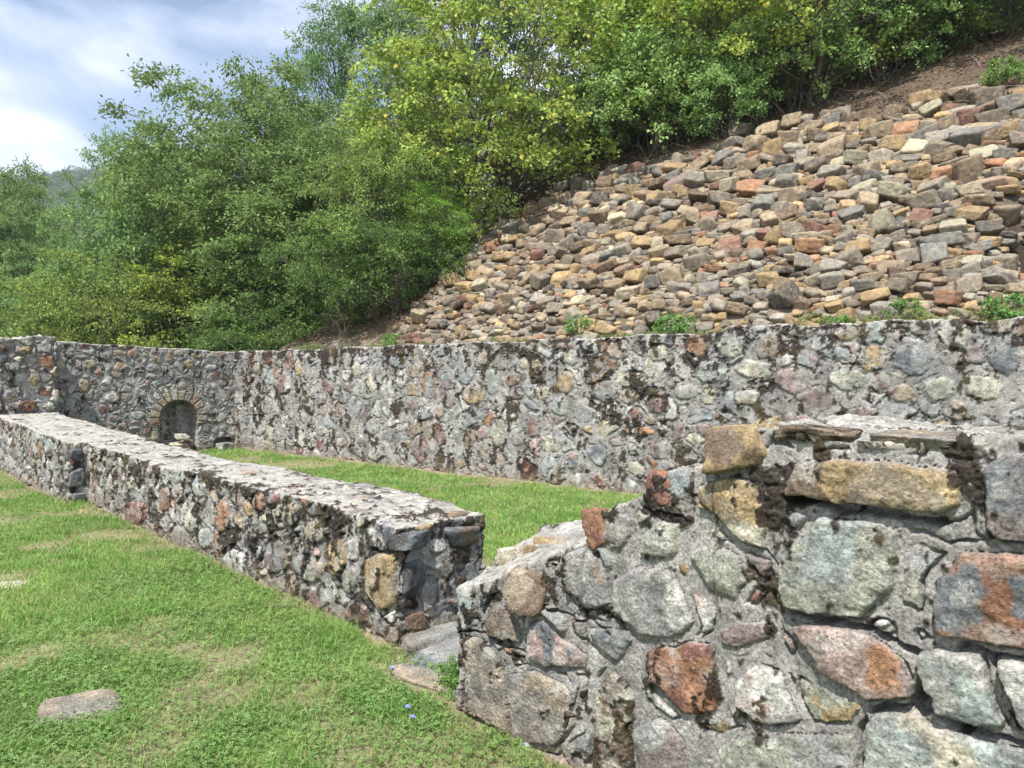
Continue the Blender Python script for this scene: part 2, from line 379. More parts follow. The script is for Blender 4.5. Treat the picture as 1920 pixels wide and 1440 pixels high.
    # moss: dark cushions, thicker in joints and under the top edge, running down in streaks
    Hv = Hf(a, b); dtop = Hv - h
    stk = fbm(P3 * np.array([1, 1, .3]), 9, 4, seed + 21, .6); spot = fbm(P3, 17, 4, seed + 22, .62)
    base = moss[0] + moss[1] * np.exp(-np.maximum(dtop, 0) / .22)
    mv = .46 * stk + .54 * spot + (base - .5) * .22 + .025 * (1 - mask) + .025 * sstep(.03, -.0, np.abs(sd_)) + mossy_id * .09 - .10 * tmask + topmoss * .05 * tmask + (fbm(P3, 75, 2, seed + 26) - .5) * .11
    mm = sstep(.575, .605, mv) * (1 - .0 * tmask)
    dsp += mm * (.004 + fine * .024 + .005 * spot)
    mcol = MOSS * (1 + (fbm(P3, 60, 2, seed + 23) - .5)[:, None] * 1.6)
    olive = sstep(.60, .70, fbm(P3, 3.5, 2, seed + 24))[:, None] * .6; mcol = mcol * (1 - olive) + np.array((.075, .055, .018)) * olive
    col = col * (1 - mm[:, None] * .93) + mcol * mm[:, None] * .93
    # earth splash at the foot
    ft = (sstep(.16, .0, h + (rough) * .2) * .6 * sideness)[:, None]; col = col * (1 - ft) + np.array((.24, .19, .145)) * ft
    if niche: dsp, col = niche(a, b, h, up, front, dsp, col, P3)
    if skew: a = a + skew * (b - b0) * sstep(a1 - .5, a1 - .02, a)
    a2 = a + n3[:, 0] * dsp; b2 = b + n3[:, 1] * dsp; h2_ = h + n3[:, 2] * dsp
    V = np.stack([e1[0] * a2 + e2[0] * b2, e1[1] * a2 + e2[1] * b2, h2_], -1)
    Fc = grid_faces(nu, rows, wrap=True)
    # orientation
    cr_ = e1[0] * e2[1] - e1[1] * e2[0]
    if cr_ < 0: Fc = Fc[:, ::-1]
    return mesh_np(name, V, Fc, M_WALL, parent, col)
def P_face(e1, e2, b0):
    def ell(cx, cy, rx, ry, ca, cb='grey', off=.008, ms=0.0, k=9):
        rr = random.Random(int(cx * 7 + cy))
        pts = []
        for i in range(k):
            th = 2 * math.pi * (i + rr.uniform(-.25, .25)) / k; q = rr.uniform(.86, 1.14)
            pts.append(px_face(cx + rx * q * math.cos(th), cy + ry * q * math.sin(th), e1, e2, b0))
        return (pts, ca, cb, off, ms)
    def pol(pts, ca, cb='grey', off=.012, ms=0.0): return ([px_face(x, y, e1, e2, b0) for x, y in pts], ca, cb, off, ms)
    def crk(pts, w, d): return ([px_face(x, y, e1, e2, b0) for x, y in pts], w, d)
    return ell, pol, crk

# ------------------------------------------------------------------ rocks
def ico(sub):
    me = bpy.data.meshes.new('tmp'); import bmesh
    bm = bmesh.new(); bmesh.ops.create_icosphere(bm, subdivisions=sub, radius=1); bm.to_mesh(me); bm.free()
    V = np.zeros(len(me.vertices) * 3); me.vertices.foreach_get('co', V); V = V.reshape(-1, 3)
    Fc = np.array([tuple(p.vertices) for p in me.polygons]); bpy.data.meshes.remove(me); return V, Fc
ICO = {s: ico(s) for s in (3, 4)}
def rock_verts(seed, sub=4, shape=(1, .75, .6), facets=11, boxy=.0, cap=None, k=34.0, rgh=1.0):
    rg = np.random.default_rng(seed); V, Fc = ICO[sub]
    nr = rg.normal(size=(facets, 3)); nr /= np.linalg.norm(nr, axis=1)[:, None]
    if boxy:
        ax = np.array([[1, 0, 0], [-1, 0, 0], [0, 1, 0], [0, -1, 0], [0, 0, 1], [0, 0, -1]], float) + rg.normal(size=(6, 3)) * .16
        ax /= np.linalg.norm(ax, axis=1)[:, None]; nr = np.concatenate([ax, nr]); d = np.concatenate([rg.uniform(.58, .7, 6), rg.uniform(.74, .95, facets)])
    else: d = rg.uniform(.56, .88, facets)
    dots = V @ nr.T
    rr = np.where(dots > .05, d[None] / np.maximum(dots, .05), 9)
    rad = -np.log(np.exp(-k * rr).sum(1) + np.exp(-k * (cap or (1.15 if boxy else 1.0)))) / k
    rad = rad + (fbm(V + seed, 3.0, 3, seed) - .5) * .09 * rgh + (fbm(V + seed, 9, 4, seed + 3, .6) - .5) * .07 * rgh
    V2 = V * rad[:, None] * np.array(shape)
    return V2, Fc
def rock_obj(name, seed, loc, size, rot, colname, parent=None, sub=4, shape=(1, .75, .6), boxy=0.0, col2=None, facets=9, moss=0):
    V, Fc = rock_verts(seed, sub, shape, facets, boxy, 1.55 if boxy else None, 85.0, 1.1); V = V * size
    Pn = V + seed * 3.1
    c = PALN[colname] * np.ones((len(V), 1)); s_ = 1.6 / size
    if col2: k = sstep(.47, .55, fbm(Pn, s_, 3, seed + 7))[:, None]; c = c * (1 - k) + PALN[col2] * k
    c = c * (1 + (fbm(Pn, s_ * 4, 4, seed + 8) - .5)[:, None] * .9)
    if moss: k = (sstep(.60 - moss, .64 - moss, fbm(Pn, s_ * 2.5, 4, seed + 9)) * .92)[:, None]; c = c * (1 - k) + MOSS * k
    V = V + V / (np.linalg.norm(V, axis=1)[:, None] + 1e-9) * ((fbm(Pn, 40, 3, seed + 5) - .5) * .01)[:, None]
    o = mesh_np(name, V, Fc, M_WALL, parent, c); o.location = loc; o.rotation_euler = rot
    return o
YAW_T = math.atan2(D_T[1], D_T[0]); YAW_R = math.atan2(D_R[1], D_R[0])


# ================================================================== WALLS
# ---- right foreground wall
RB0, RB1 = 2.256, 3.17
ell, pol, crk = P_face(D_T, D_N, RB0)
_prof_px = [(868, 1108), (950, 1075), (1052, 1032), (1097, 1012), (1101, 968), (1160, 948), (1212, 922), (1224, 888), (1292, 880), (1341, 872), (1347, 806), (1450, 800)]
_pr = sorted([px_face(x, y, D_T, D_N, RB0) for x, y in _prof_px])
_pt = np.array([p[0] for p in _pr]); _ph = np.array([p[1] for p in _pr])
def H_right(a, b):
    h = np.interp(a, np.concatenate([[-5, .9], _pt]), np.concatenate([[1.41, 1.41], _ph]))
    return h + .02 * np.sin(a * 5) * (a < 1.3) + .15 * (b - RB0) * sstep(2.0, 2.15, a)
st = [
 pol([(1477,913),(1500,862),(1600,864),(1700,868),(1795,880),(1797,950),(1757,967),(1640,952),(1560,940),(1480,925)], 'ochre', 'brown', .040),
 pol([(1480,812),(1530,806),(1577,810),(1577,824),(1493,826)], 'taupe', 'brown', .015, .8),
 pol([(1600,822),(1650,812),(1703,810),(1700,833),(1640,845),(1605,838)], 'cream', 'slate', .02),
 pol([(1747,815),(1773,810),(1853,824),(1853,838),(1800,843)], 'cream', 'green', .02),
 pol([(1838,880),(1870,857),(1960,847),(1965,1020),(1880,1022),(1845,990)], 'purple', 'slate', .020),
 pol([(1313,910),(1360,893),(1423,907),(1437,987),(1433,1030),(1393,1017),(1347,970),(1307,953)], 'cream', 'ochre', .018),
 pol([(1460,1057),(1490,1010),(1533,967),(1633,980),(1687,997),(1673,1107),(1613,1162),(1533,1155),(1477,1145),(1462,1107)], 'green', 'teal', .030),
 pol([(1750,1093),(1780,1060),(1797,1037),(1960,1040),(1962,1240),(1853,1215),(1800,1207),(1753,1183)], 'rust', 'slate', .024),
 pol([(1480,1177),(1540,1165),(1600,1175),(1670,1215),(1710,1260),(1707,1310),(1693,1327),(1633,1323),(1600,1295),(1545,1265)], 'pink', 'orange', .022),
 pol([(1717,1250),(1723,1225),(1797,1215),(1857,1229),(1870,1280),(1883,1307),(1910,1373),(1813,1357),(1757,1337),(1737,1297)], 'pale', 'teal', .034),
 pol([(1864,1232),(1960,1244),(1960,1400),(1917,1367),(1892,1307),(1874,1270)], 'pale', 'grey', .03),
 pol([(1622,1355),(1640,1340),(1700,1332),(1747,1355),(1813,1374),(1960,1424),(1965,1520),(1613,1520)], 'cream', 'teal', .020),
 pol([(1293,1043),(1333,1017),(1383,1040),(1397,1093),(1377,1127),(1330,1107)], 'green', 'grey', .010),
 pol([(1210,1225),(1250,1200),(1300,1205),(1335,1210),(1345,1260),(1355,1310),(1330,1345),(1280,1340),(1240,1290),(1215,1270)], 'rust', 'red', .014, 1.25),
 pol([(1377,1280),(1413,1247),(1460,1260),(1480,1310),(1507,1353),(1467,1370),(1413,1350),(1377,1320)], 'pink', 'pale', .014),
 pol([(1150,1143),(1150,1085),(1200,1062),(1260,1070),(1282,1120),(1300,1170),(1260,1200),(1200,1190)], 'grey', 'pale', .018),
 pol([(1197,1040),(1205,1000),(1240,975),(1275,985),(1270,1040),(1250,1050)], 'green', 'grey', .012),
 pol([(1053,1070),(1062,1036),(1090,1030),(1120,1050),(1140,1110),(1143,1130),(1105,1145),(1060,1100)], 'tan', 'grey', .022),
 pol([(910,1160),(930,1123),(957,1147),(973,1173),(977,1207),(940,1200),(917,1187)], 'purple', 'brown', .022),
 pol([(874,1192),(900,1196),(938,1240),(950,1300),(953,1380),(900,1345),(874,1330)], 'tan', 'taupe', .020, .25),
 pol([(956,1262),(1007,1260),(1057,1282),(1073,1310),(1077,1360),(1040,1400),(962,1385)], 'taupe', 'tan', .016, .2),
 pol([(990,1167),(1010,1163),(1100,1227),(1097,1253),(1023,1250),(990,1237)], 'pink', 'slate', .012, .7),
 pol([(1120,1293),(1150,1260),(1187,1293),(1190,1377),(1187,1460),(1115,1460)], 'cream', 'brown', .012, 1.35),
 pol([(1103,1177),(1180,1180),(1187,1203),(1160,1243),(1110,1200)], 'slate', 'grey', .012),
 pol([(1190,1370),(1233,1343),(1280,1390),(1280,1470),(1200,1470)], 'purple', 'grey', .012),
 pol([(1350,1400),(1400,1378),(1480,1378),(1600,1380),(1606,1410),(1600,1480),(1350,1480)], 'green', 'grey', .012),
 pol([(1473,965),(1495,950),(1513,962),(1505,985),(1483,990)], 'slate', 'grey', .014),
 pol([(1345,1180),(1375,1165),(1450,1170),(1445,1200),(1380,1215),(1350,1210)], 'pale', 'purple', .004, .3),
]
cr_ = [crk([(1478,932),(1560,950),(1640,962),(1757,978)], .014, .075), crk([(1480,1148),(1530,1160),(1590,1168),(1645,1178),(1665,1200),(1712,1220)], .011, .06),
 crk([(1800,1212),(1853,1222),(1925,1240),(1970,1250)], .007, .04), crk([(1637,1329),(1693,1333),(1713,1312),(1716,1262)], .009, .055), crk([(1716,1318),(1735,1312),(1722,1330)], .02, .07),
 crk([(1737,1318),(1760,1347),(1813,1368),(1900,1388),(1960,1412)], .011, .06), crk([(1622,1340),(1616,1375),(1612,1450)], .006, .04),
 crk([(1393,1018),(1450,1045),(1460,1062)], .003, .02), crk([(1150,1190),(1105,1160),(1060,1110)], .005, .035), crk([(1300,930),(1345,968)], .003, .02),
 crk([(866,1182),(905,1184),(950,1215),(975,1240)], .007, .04), crk([(1080,1290),(1070,1350),(1045,1400)], .004, .03), crk([(1862,1230),(1872,1275),(1895,1310),(1918,1370)], .004, .035),
 crk([(985,1130),(1040,1145),(1100,1170)], .006, .04)]
def sp_right(a): return .0042 if .45 < a < 2.9 else .03
right_wall = empty('stone_wall', W(.9, 2.7))
tag(right_wall, 'nearest mortared stone wall at the right edge with its top stepping down to a doorway gap', 'stone wall')
inv = Matrix.Translation(-right_wall.location)
def adopt(o, parent):
    o.parent = parent; o.matrix_parent_inverse = Matrix.Translation(-Vector(parent.location)); return o
adopt(masonry('masonry', D_T, D_N, (-3.5, 2.81, RB0, RB1), H_right, sp_right, .0045, .010, (.21, .24, .155), 11, st, cr_,
        moss=(.24, .40), gap=(.004, .044), relief=.016, topmoss=-.6, skew=.33), right_wall)
def put_rock(parent, name, px, py, b0, size, seed, c1, rot=(0, 0, 0), shape=(1, .75, .6), boxy=1, c2=None, e1=D_T, e2=D_N, depth=0.0, lab=None, moss=0, facets=5):
    p = on_plane(px, py, (e2[0], e2[1], 0), b0 + depth)
    yaw = math.atan2(e1[1], e1[0])
    o = rock_obj(name, seed, p, size, (rot[0], rot[1], yaw + rot[2]), c1, None, 4, shape, boxy, c2, facets, moss)
    adopt(o, parent)
    if lab: o['label'] = lab
    return o
put_rock(right_wall, 'cap_stone', 1402, 836, RB0, .152, 3, 'ochre', (0.0, .03, 0), (1, 1.1, .72), 1, 'brown', depth=.07, lab='square ochre block on the corner of the highest step', facets=7)
put_rock(right_wall, 'cap_stone', 1131, 992, RB0, .115, 5, 'rust', (.1, .25, 0), (.72, .8, 1.0), 1, 'red', depth=.05, lab='rust red upright stone at the middle step')
put_rock(right_wall, 'cap_stone', 1250, 909, RB0, .092, 8, 'red', (0, -.1, 0), (1, 1, .78), 1, 'rust', depth=.05, lab='dark red stone bedded below the ochre block')
put_rock(right_wall, 'cap_stone', 1002, 1104, RB0, .165, 15, 'brown', (.1, .12, .25), (1, .95, .78), 1, 'tan', depth=.05, lab='blunt brown stone on the lowest step')
put_rock(right_wall, 'cap_stone', 891, 1140, RB0, .125, 17, 'teal', (0, .1, .3), (.78, .9, 1.0), 0.6, 'pale', depth=.06, lab='pale green rounded stone at the doorway corner')
put_rock(right_wall, 'cap_stone', 966, 1042, RB0 + .40, .15, 21, 'cream', (.05, .12, .3), (1.05, .75, .5), 1, 'ochre', lab='ochre and white angular stone at the back of the lowest step')
put_rock(right_wall, 'cap_stone', 1050, 1024, RB0 + .62, .16, 25, 'tan', (.0, .05, .1), (1.3, .8, .35), 1, 'ochre')
put_rock(right_wall, 'cap_stone', 1112, 1105, RB0, .17, 29, 'tan', (.1, .5, .0), (.7, .6, 1.0), 1, 'grey', depth=.10)
put_rock(right_wall, 'cap_stone', 1720, 824, RB0, .09, 33, 'taupe', (.0, .0, .0), (1.7, 1, .3), 1, 'tan', depth=.06)
put_rock(right_wall, 'cap_stone', 1540, 812, RB0, .11, 35, 'tan', (.0, .0, .0), (1.5, 1, .3), 1, 'brown', depth=.07, moss=.08)

# ---- long low wall
LB0, LB1 = 2.51, 3.17
ell, pol, crk = P_face(D_T, D_N, LB0)
def H_low(a, b): return .695 + .012 * np.sin(a * 3.1) + .015 * np.sin(a * 1.3 + 1) + .01 * (b - LB0)
st = [ell(373,913,13,20,'blue','pale'), ell(355,965,15,32,'cream','pale'), ell(245,907,7,14,'cream','pale'), ell(308,937,9,25,'rust','brown'), ell(418,967,14,34,'rust','orange'),
 ell(255,960,22,22,'red','rust'), ell(595,997,22,22,'tan','green',.014), pol([(612,1040),(622,1010),(645,1008),(650,1050),(642,1085),(622,1080)],'ochre','tan',.014), ell(487,943,12,18,'rust','tan'),
 ell(437,1057,22,28,'white','slate'), ell(517,1043,20,35,'purple','grey'), ell(473,1003,12,25,'dark','green',.01,.6), ell(587,1070,20,22,'tan','green'),
 ell(510,935,12,14,'purple','red'), ell(545,965,16,24,'tan','slate'), pol([(690,1050),(712,1036),(745,1040),(742,1130),(715,1145),(690,1110)],'ochre','ochre',.03), ell(695,1010,12,20,'pale','grey'),
 ell(655,1090,15,28,'taupe','green'), ell(560,1060,13,20,'grey','purple'), ell(335,1010,14,22,'purple','taupe'), ell(385,1010,12,22,'grey','teal'), ell(670,1150,25,20,'brown','rust',.01,.6),
 ell(200,930,8,18,'taupe','rust'), ell(225,945,9,14,'purple','grey')]
low_wall = empty('stone_wall', W(6.8, 2.85)); tag(low_wall, 'long low mortared stone wall running from the doorway gap across the lawn', 'stone wall')
def sp_low(a): return .006 + .0014 * max(0, a - 3.6)
adopt(masonry('masonry', D_T, D_N, (3.66, 10.12, LB0, LB1), H_low, sp_low, .008, .014, (.19, .2, .15), 31, st, [crk([(697, 1030), (735, 1040), (775, 1030)], .012, .04)],
        moss=(.52, .26), gap=(.004, .03), relief=.020, topmoss=-.5, top_rough=.009, bsp=.007), low_wall)
ze = W(3.66, 2.75)
def end_rock(n, h, size, seed, c1, c2=None, shape=(.6, 1, .8), rot=(0, 0, 0), depth=.03, lab=None, t0=3.66, parent=None, moss=0, boxy=1):
    o = rock_obj('corner_stone', seed, W(t0 + depth, n, h), size, (rot[0], rot[1], YAW_T + rot[2]), c1, None, 4, shape, boxy, c2, 9, moss)
    adopt(o, parent or low_wall)
    if lab: o['label'] = lab
def hpx(py, p): return p
end_rock(2.60, .60, .155, 41, 'slate', 'dark', (.95, 1.0, .5), (0, .12, .5), .02, 'dark grey angular block jutting from the top of the wall end')
end_rock(2.62, .37, .165, 42, 'slate', 'dark', (.7, .85, 1.05), (0, 0, .2), .06, 'large rounded dark stone low on the wall end')
end_rock(3.03, .565, .165, 43, 'brown', 'slate', (.8, 1.0, .55), (.05, 0, 0), .06, 'brown block at the back top corner')
end_rock(3.02, .665, .13, 44, 'brown', 'ochre', (.8, 1.1, .32), (.05, 0, 0), .10)
end_rock(2.86, .36, .075, 45, 'rust', 'tan', (.5, .6, 1.2), (0, 0, 0), .03)
end_rock(3.03, .30, .14, 46, 'green', 'slate', (.5, .9, .9), (0, .1, 0), .04)
end_rock(2.84, .15, .14, 47, 'taupe', 'slate', (.5, 1.2, .7), (0, 0, 0), .04)
end_rock(2.80, .55, .09, 48, 'grey', 'pale', (.5, .9, .9), (0, .3, 0), .03)
end_rock(2.64, .12, .11, 49, 'red', 'brown', (.6, 1.0, .6), (0, 0, 0), .03)

# ---- left part of the low wall, a little thicker
FB0 = 2.31
ell, pol, crk = P_face(D_T, D_N, FB0)
def H_left(a, b): return .72 + .028 * np.clip(a - 10, 0, 5) + .012 * np.sin(a * 3.1)
st = [ell(62,867,6,10,'ochre'), ell(75,843,4,18,'rust','brown'), ell(90,835,8,15,'teal','pale'), ell(145,850,10,18,'teal','slate'), ell(30,850,6,12,'purple'), ell(110,900,9,16,'purple','grey'), ell(45,900,7,10,'pink'), ell(132,880,9,18,'blue','teal'), ell(15,870,6,14,'cream')]
left_wall = empty('stone_wall', W(12.2, 2.7)); tag(left_wall, 'thicker far length of low stone wall at the left, ending in dark grey quoins', 'stone wall')
adopt(masonry('masonry', D_T, D_N, (10.1, 14.75, FB0, RB1 + .01), H_left, lambda a: .012 + .002 * (a - 10), .012, .02, (.17, .2, .14), 51, st, [],
        moss=(.40, .14), gap=(.004, .028), relief=.018, topmoss=-.3, bsp=.012, top_rough=.009), left_wall)
end_rock(2.40, .57, .135, 61, 'slate', 'dark', (.7, .95, .9), (0, 0, 0), .04, 'dark grey quoin at the top', 10.1, left_wall)
end_rock(2.40, .31, .145, 62, 'slate', 'grey', (.7, .9, 1.0), (0, 0, .1), .04, None, 10.1, left_wall)
end_rock(2.42, .09, .12, 63, 'grey', 'taupe', (.7, 1.0, .6), (0, 0, 0), .03, None, 10.1, left_wall)

# ---- tall broken wall end at the left edge
tall_wall = empty('stone_wall', W(15.6, 2.7)); tag(tall_wall, 'tall broken wall end rising above the low wall at the left edge', 'stone wall')
def H_tall(a, b): return 2.10 + .05 * (b - 2.7) + .02 * np.sin(b * 9)
adopt(masonry('masonry', D_T, D_N, (14.62, 18.0, 2.2, 3.19), H_tall, lambda a: .012 if a < 14.7 else .05, .012, .03, (.2, .2, .15), 71, [], [], moss=(.0, .2), gap=(.004, .03), relief=.06, bsp=.010), tall_wall)
for i, (hh, c1, c2, s) in enumerate([(1.93, 'pale', 'grey', .95), (1.69, 'rust', 'tan', 1.1), (1.42, 'taupe', 'slate', .95), (1.20, 'rust', 'red', .9), (.93, 'grey', 'taupe', 1)]):
    end_rock(3.02, hh, .15 * s, 80 + i, c1, c2, (.75, 1.05, .8), (0, 0, 0), .06, None, 14.62, tall_wall)
for i, (nn, hh, c1, c2, s) in enumerate([(2.78, .98, 'rust', 'red', .14), (2.30, .95, 'brown', 'tan', .15), (2.55, .98, 'taupe', 'pale', .10), (2.28, 1.2, 'brown', 'tan', .11), (2.35, 1.9, 'brown', 'purple', .13), (2.75, 1.9, 'tan', 'ochre', .09), (2.55, 1.62, 'taupe', 'grey', .12)]):
    end_rock(nn, hh, s, 90 + i, c1, c2, (.9, 1.1, .75), (0, .1, 0), -.02, None, 14.62, tall_wall, .05)

# ---- far cross wall with the arched niche; frame: a along D_N, across D_T
EA1, EA2 = D_N, D_T
XB0 = 15.05
ell, pol, crk = P_face(EA1, EA2, XB0)
aL = px_face(299, 800, EA1, EA2, XB0)[0]; aR = px_face(371, 800, EA1, EA2, XB0)[0]; hT = px_face(335, 750, EA1, EA2, XB0)[1]
ac = (aL + aR) / 2; ar = (aR - aL) / 2; hs = hT - ar * .95
def H_x(a, b): return 2.06 - .045 * (a - 3.2) + .012 * np.sin(a * 6)
def niche(a, b, h, up, front, dsp, col, P3):
    f = front & (up < .5)
    wob = (fbm(P3, 8, 3, 5) - .5) * .03
    da = np.abs(a - ac) / ar; top = hs + ar * .95 * np.sqrt(np.clip(1 - da ** 2, 0, 1))
    ins = f & (np.abs(a - ac) + wob < ar) & (h + wob < top)
    # ring of voussoirs
    rr = np.sqrt((a - ac) ** 2 + ((h - hs) / .97) ** 2); ang = np.arctan2(h - hs, a - ac)
    ring = f & ~ins & (rr + wob * 2 < ar + .14 + .07 * hsh(np.floor((ang + 3.2 + wob) / .30), ang * 0 + 8, ang * 0, 78)) & (h > hs - .12)
    k = np.floor((ang + 3.2 + wob) / .30); hk = hsh(k, k * 0 + 3, k * 0, 77); jo = np.abs(((ang + 3.2 + wob) / .30) % 1 - .5) > .41
    pal = np.array([PALN[q] for q in ('ochre', 'tan', 'tan', 'rust', 'cream', 'ochre', 'taupe')])
    cc = (pal[np.minimum((hk * 7).astype(int), 6)] * .62 + MORTAR * .38) * (1 + (fbm(P3, 25, 3, 9) - .5)[:, None] * .8)
    m = ring & ~jo; col[m] = cc[m]; dsp[m] = .012 + (hk[m] - .5) * .02 + (fbm(P3[m], 25, 3, 10) - .5) * .02
    m = ring & jo; dsp[m] = -.02
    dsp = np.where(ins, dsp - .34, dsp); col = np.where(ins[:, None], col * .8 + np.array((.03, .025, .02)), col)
    # low drain opening beside the corner
    ca, ch = px_face(422, 829, EA1, EA2, XB0)
    o = f & (np.abs(a - ca) < .21) & (h < ch + .10 * np.sqrt(np.clip(1 - ((a - ca) / .21) ** 2, 0, 1)) + wob)
    dsp = np.where(o, -.30, dsp); return dsp, col
st = [ell(168,683,12,9,'ochre','tan'), ell(157,723,12,13,'ochre','tan'), ell(227,688,13,9,'ochre','tan'), ell(353,682,11,7,'ochre','tan'), ell(192,767,9,8,'red'), ell(250,663,10,8,'rust','tan'), ell(200,667,10,8,'blue'),
      ell(342,723,9,6,'ochre','rust'), ell(215,785,12,6,'purple','pink'), ell(285,690,11,7,'grey'), ell(335,663,10,6,'ochre'), ell(210,745,14,9,'cream','pale'), ell(258,778,14,8,'blue','pale'), ell(395,690,11,7,'teal','grey')]
cross_wall = empty('stone_wall', W(15.3, 4.8)); tag(cross_wall, 'far cross wall of small stones with a round arched niche', 'stone wall')
adopt(masonry('masonry', EA1, EA2, (3.15, 6.62, XB0, 15.62), H_x, .0105, .0105, .03, (.17, .2, .12), 101, st, [], moss=(.18, .22), gap=(.004, .036), relief=.016, filmk=.62, niche=niche), cross_wall)

# ---- retaining wall behind the yard
MB0 = 8.63
ell, pol, crk = P_face(D_R, D_M, MB0)
def H_ret(a, b):
    return np.interp(a, [-8, 1, 3.6, 3.75, 6, 9, 12, 13.9], [2.09, 2.07, 2.08, 2.02, 1.99, 1.96, 1.93, 1.92]) + .012 * np.sin(a * 4.3) + .01 * np.sin(a * 11)
st = [ell(*q) for q in [(887,740,20,18,'ochre','brown'),(843,750,14,16,'brown','tan'),(922,717,15,25,'green','teal'),(992,728,12,19,'blue','teal'),(1059,717,17,22,'ochre','tan'),(1050,763,17,18,'blue','teal'),
 (872,705,13,16,'blue','grey'),(905,672,9,13,'rust','tan'),(740,678,12,10,'blue','pale'),(755,660,12,8,'ochre','tan'),(667,693,7,13,'cream','tan'),(683,692,7,10,'pale','teal'),(725,745,12,36,'pale','grey'),
 (1133,733,20,18,'purple','grey'),(1180,743,16,15,'tan','green'),(1195,778,15,11,'red','dark'),(1232,760,18,15,'purple','red'),(1210,808,17,9,'orange','taupe'),(1157,657,20,16,'tan','taupe'),(1073,670,14,16,'cream','pale'),
 (1007,687,11,14,'ochre','tan'),(982,682,9,11,'tan','cream'),(1235,663,16,16,'cream','pale'),(1107,647,18,14,'pale','grey'),(1053,648,22,7,'red','rust'),(937,810,18,24,'green','cream'),(903,813,12,10,'rust','pink'),
 (973,820,14,17,'pink','grey'),(790,840,17,27,'red','purple'),(820,773,13,12,'pink','tan'),(962,712,14,12,'red','brown'),(1237,843,20,20,'purple','grey'),
 (1310,647,24,22,'rust','brown'),(1368,647,28,26,'grey','green'),(1440,648,25,26,'brown','taupe'),(1335,697,30,23,'teal','pale'),(1413,693,38,18,'cream','green'),(1490,713,35,25,'purple','pink'),
 (1567,663,24,12,'blue','grey'),(1592,712,42,22,'green','cream'),(1635,673,27,25,'ochre','grey'),(1717,670,40,38,'slate','blue'),(1793,630,36,28,'pale','cream'),(1725,617,22,14,'taupe','brown'),
 (1875,613,27,22,'tan','taupe'),(1885,663,35,37,'slate','grey'),(1693,738,25,18,'brown','ochre'),(1765,728,34,24,'green','grey'),(1843,727,34,24,'cream','green'),(1590,627,28,12,'ochre','tan'),
 (1507,623,28,12,'taupe','grey'),(1800,770,30,20,'tan','grey'),(1327,807,20,13,'purple','red'),(1327,847,18,14,'teal','grey'),(1290,735,24,16,'pale','grey'),(1400,745,24,14,'pale','tan'),(645,745,9,14,'grey','slate'),
 (520,700,8,12,'rust','pink'),(560,690,7,16,'ochre','cream'),(500,760,10,16,'pink','grey'),(605,770,6,12,'ochre','tan'),(640,830,9,9,'tan','rust'),(580,670,9,10,'pale','teal'),(480,690,6,9,'ochre','tan'),(700,800,14,18,'grey','taupe')]]
ret_wall = empty('stone_wall', RM(6, 8.9)); tag(ret_wall, 'tall retaining stone wall across the middle, holding back the rubble slope', 'stone wall')
adopt(masonry('masonry', D_R, D_M, (-4.5, 14.25, MB0, MB0 + .62), H_ret, lambda a: .03 if a < .4 else .0125 + .0006 * a, .0125, .03, (.30, .32, .23), 121, st, [],
        moss=(.44, .44), gap=(.005, .052), relief=.014, filmk=.72, topmoss=.0), ret_wall)

# ---- loose stones in and around the ruins
def place(name, label, cat, loc, seed, size, c1, c2=None, shape=(1, .75, .5), rot=(0, 0, 0), boxy=1, group=None, moss=0):
    o = rock_obj(name, seed, loc, size, rot, c1, None, 4, shape, boxy, c2, 9, moss); tag(o, label, cat, group); return o
nb = W(14.98, ac)
place('loose_stone', 'flat tan block lying at the mouth of the arched niche, lowest of the little pile', 'stone', nb + Vector((-.03, 0, .10)), 201, .27, 'cream', 'tan', (1, .7, .45), (0, 0, YAW_T + 1.4), group='stones piled in the niche')
place('loose_stone', 'darker tan stone against the right jamb of the niche', 'stone', W(15.12, ac + .17, .13), 202, .20, 'tan', 'brown', (1, .8, .7), (0, 0, .4), group='stones piled in the niche')
place('loose_stone', 'cream stone balanced on top of the pile in the arched niche', 'stone', nb + Vector((.03, 0, .295)), 203, .16, 'cream', 'pale', (1, .8, .55), (0, .1, .9), group='stones piled in the niche')
pdr = px_face(420, 838, EA1, EA2, XB0)
place('loose_stone', 'pale grey stone in front of the low opening beside the corner of the walls', 'stone', W(14.93, pdr[0] - .05, .06), 204, .20, 'pale', 'grey', (1, .8, .55), (0, .1, 1.2))
g = on_ground(152, 1335); place('field_stone', 'flat lichen spotted boulder half sunk in the lawn', 'boulder', g + Vector((0, 0, -.03)), 211, .27, 'taupe', 'tan', (1.0, .72, .40), (.04, .05, .25), .4)
g = on_ground(14, 1099); place('field_stone', 'flat whitish stone flush with the lawn at the left edge', 'stone', g + Vector((0, 0, -.01)), 212, .17, 'pale', 'cream', (1, .8, .22), (0, 0, .2))
g = on_ground(812, 1285); place('threshold_slab', 'weathered loose slab tilted in the grass before the doorway gap', 'slab', g + Vector((-.02, .03, .0)), 213, .23, 'tan', 'taupe', (1.25, .45, .20), (.06, .08, -.55), 1)
g = W(3.22, 2.74, .0); place('threshold_slab', 'grey green flat slab set as the sill of the doorway gap', 'slab', g, 214, .50, 'grey', 'slate', (.80, .95, .13), (0, -.02, YAW_T), 1)
g = W(3.58, 2.74, .015); place('threshold_slab', 'pale ledge stone at the foot of the low wall end', 'slab', g, 215, .34, 'taupe', 'grey', (.50, 1.0, .22), (0, .12, YAW_T), 1)
g = on_ground(985, 1395); place('field_stone', 'small pale stone at the foot of the nearest wall', 'stone', g, 216, .035, 'pale', 'blue', (1, .8, .6), (0, 0, .2))

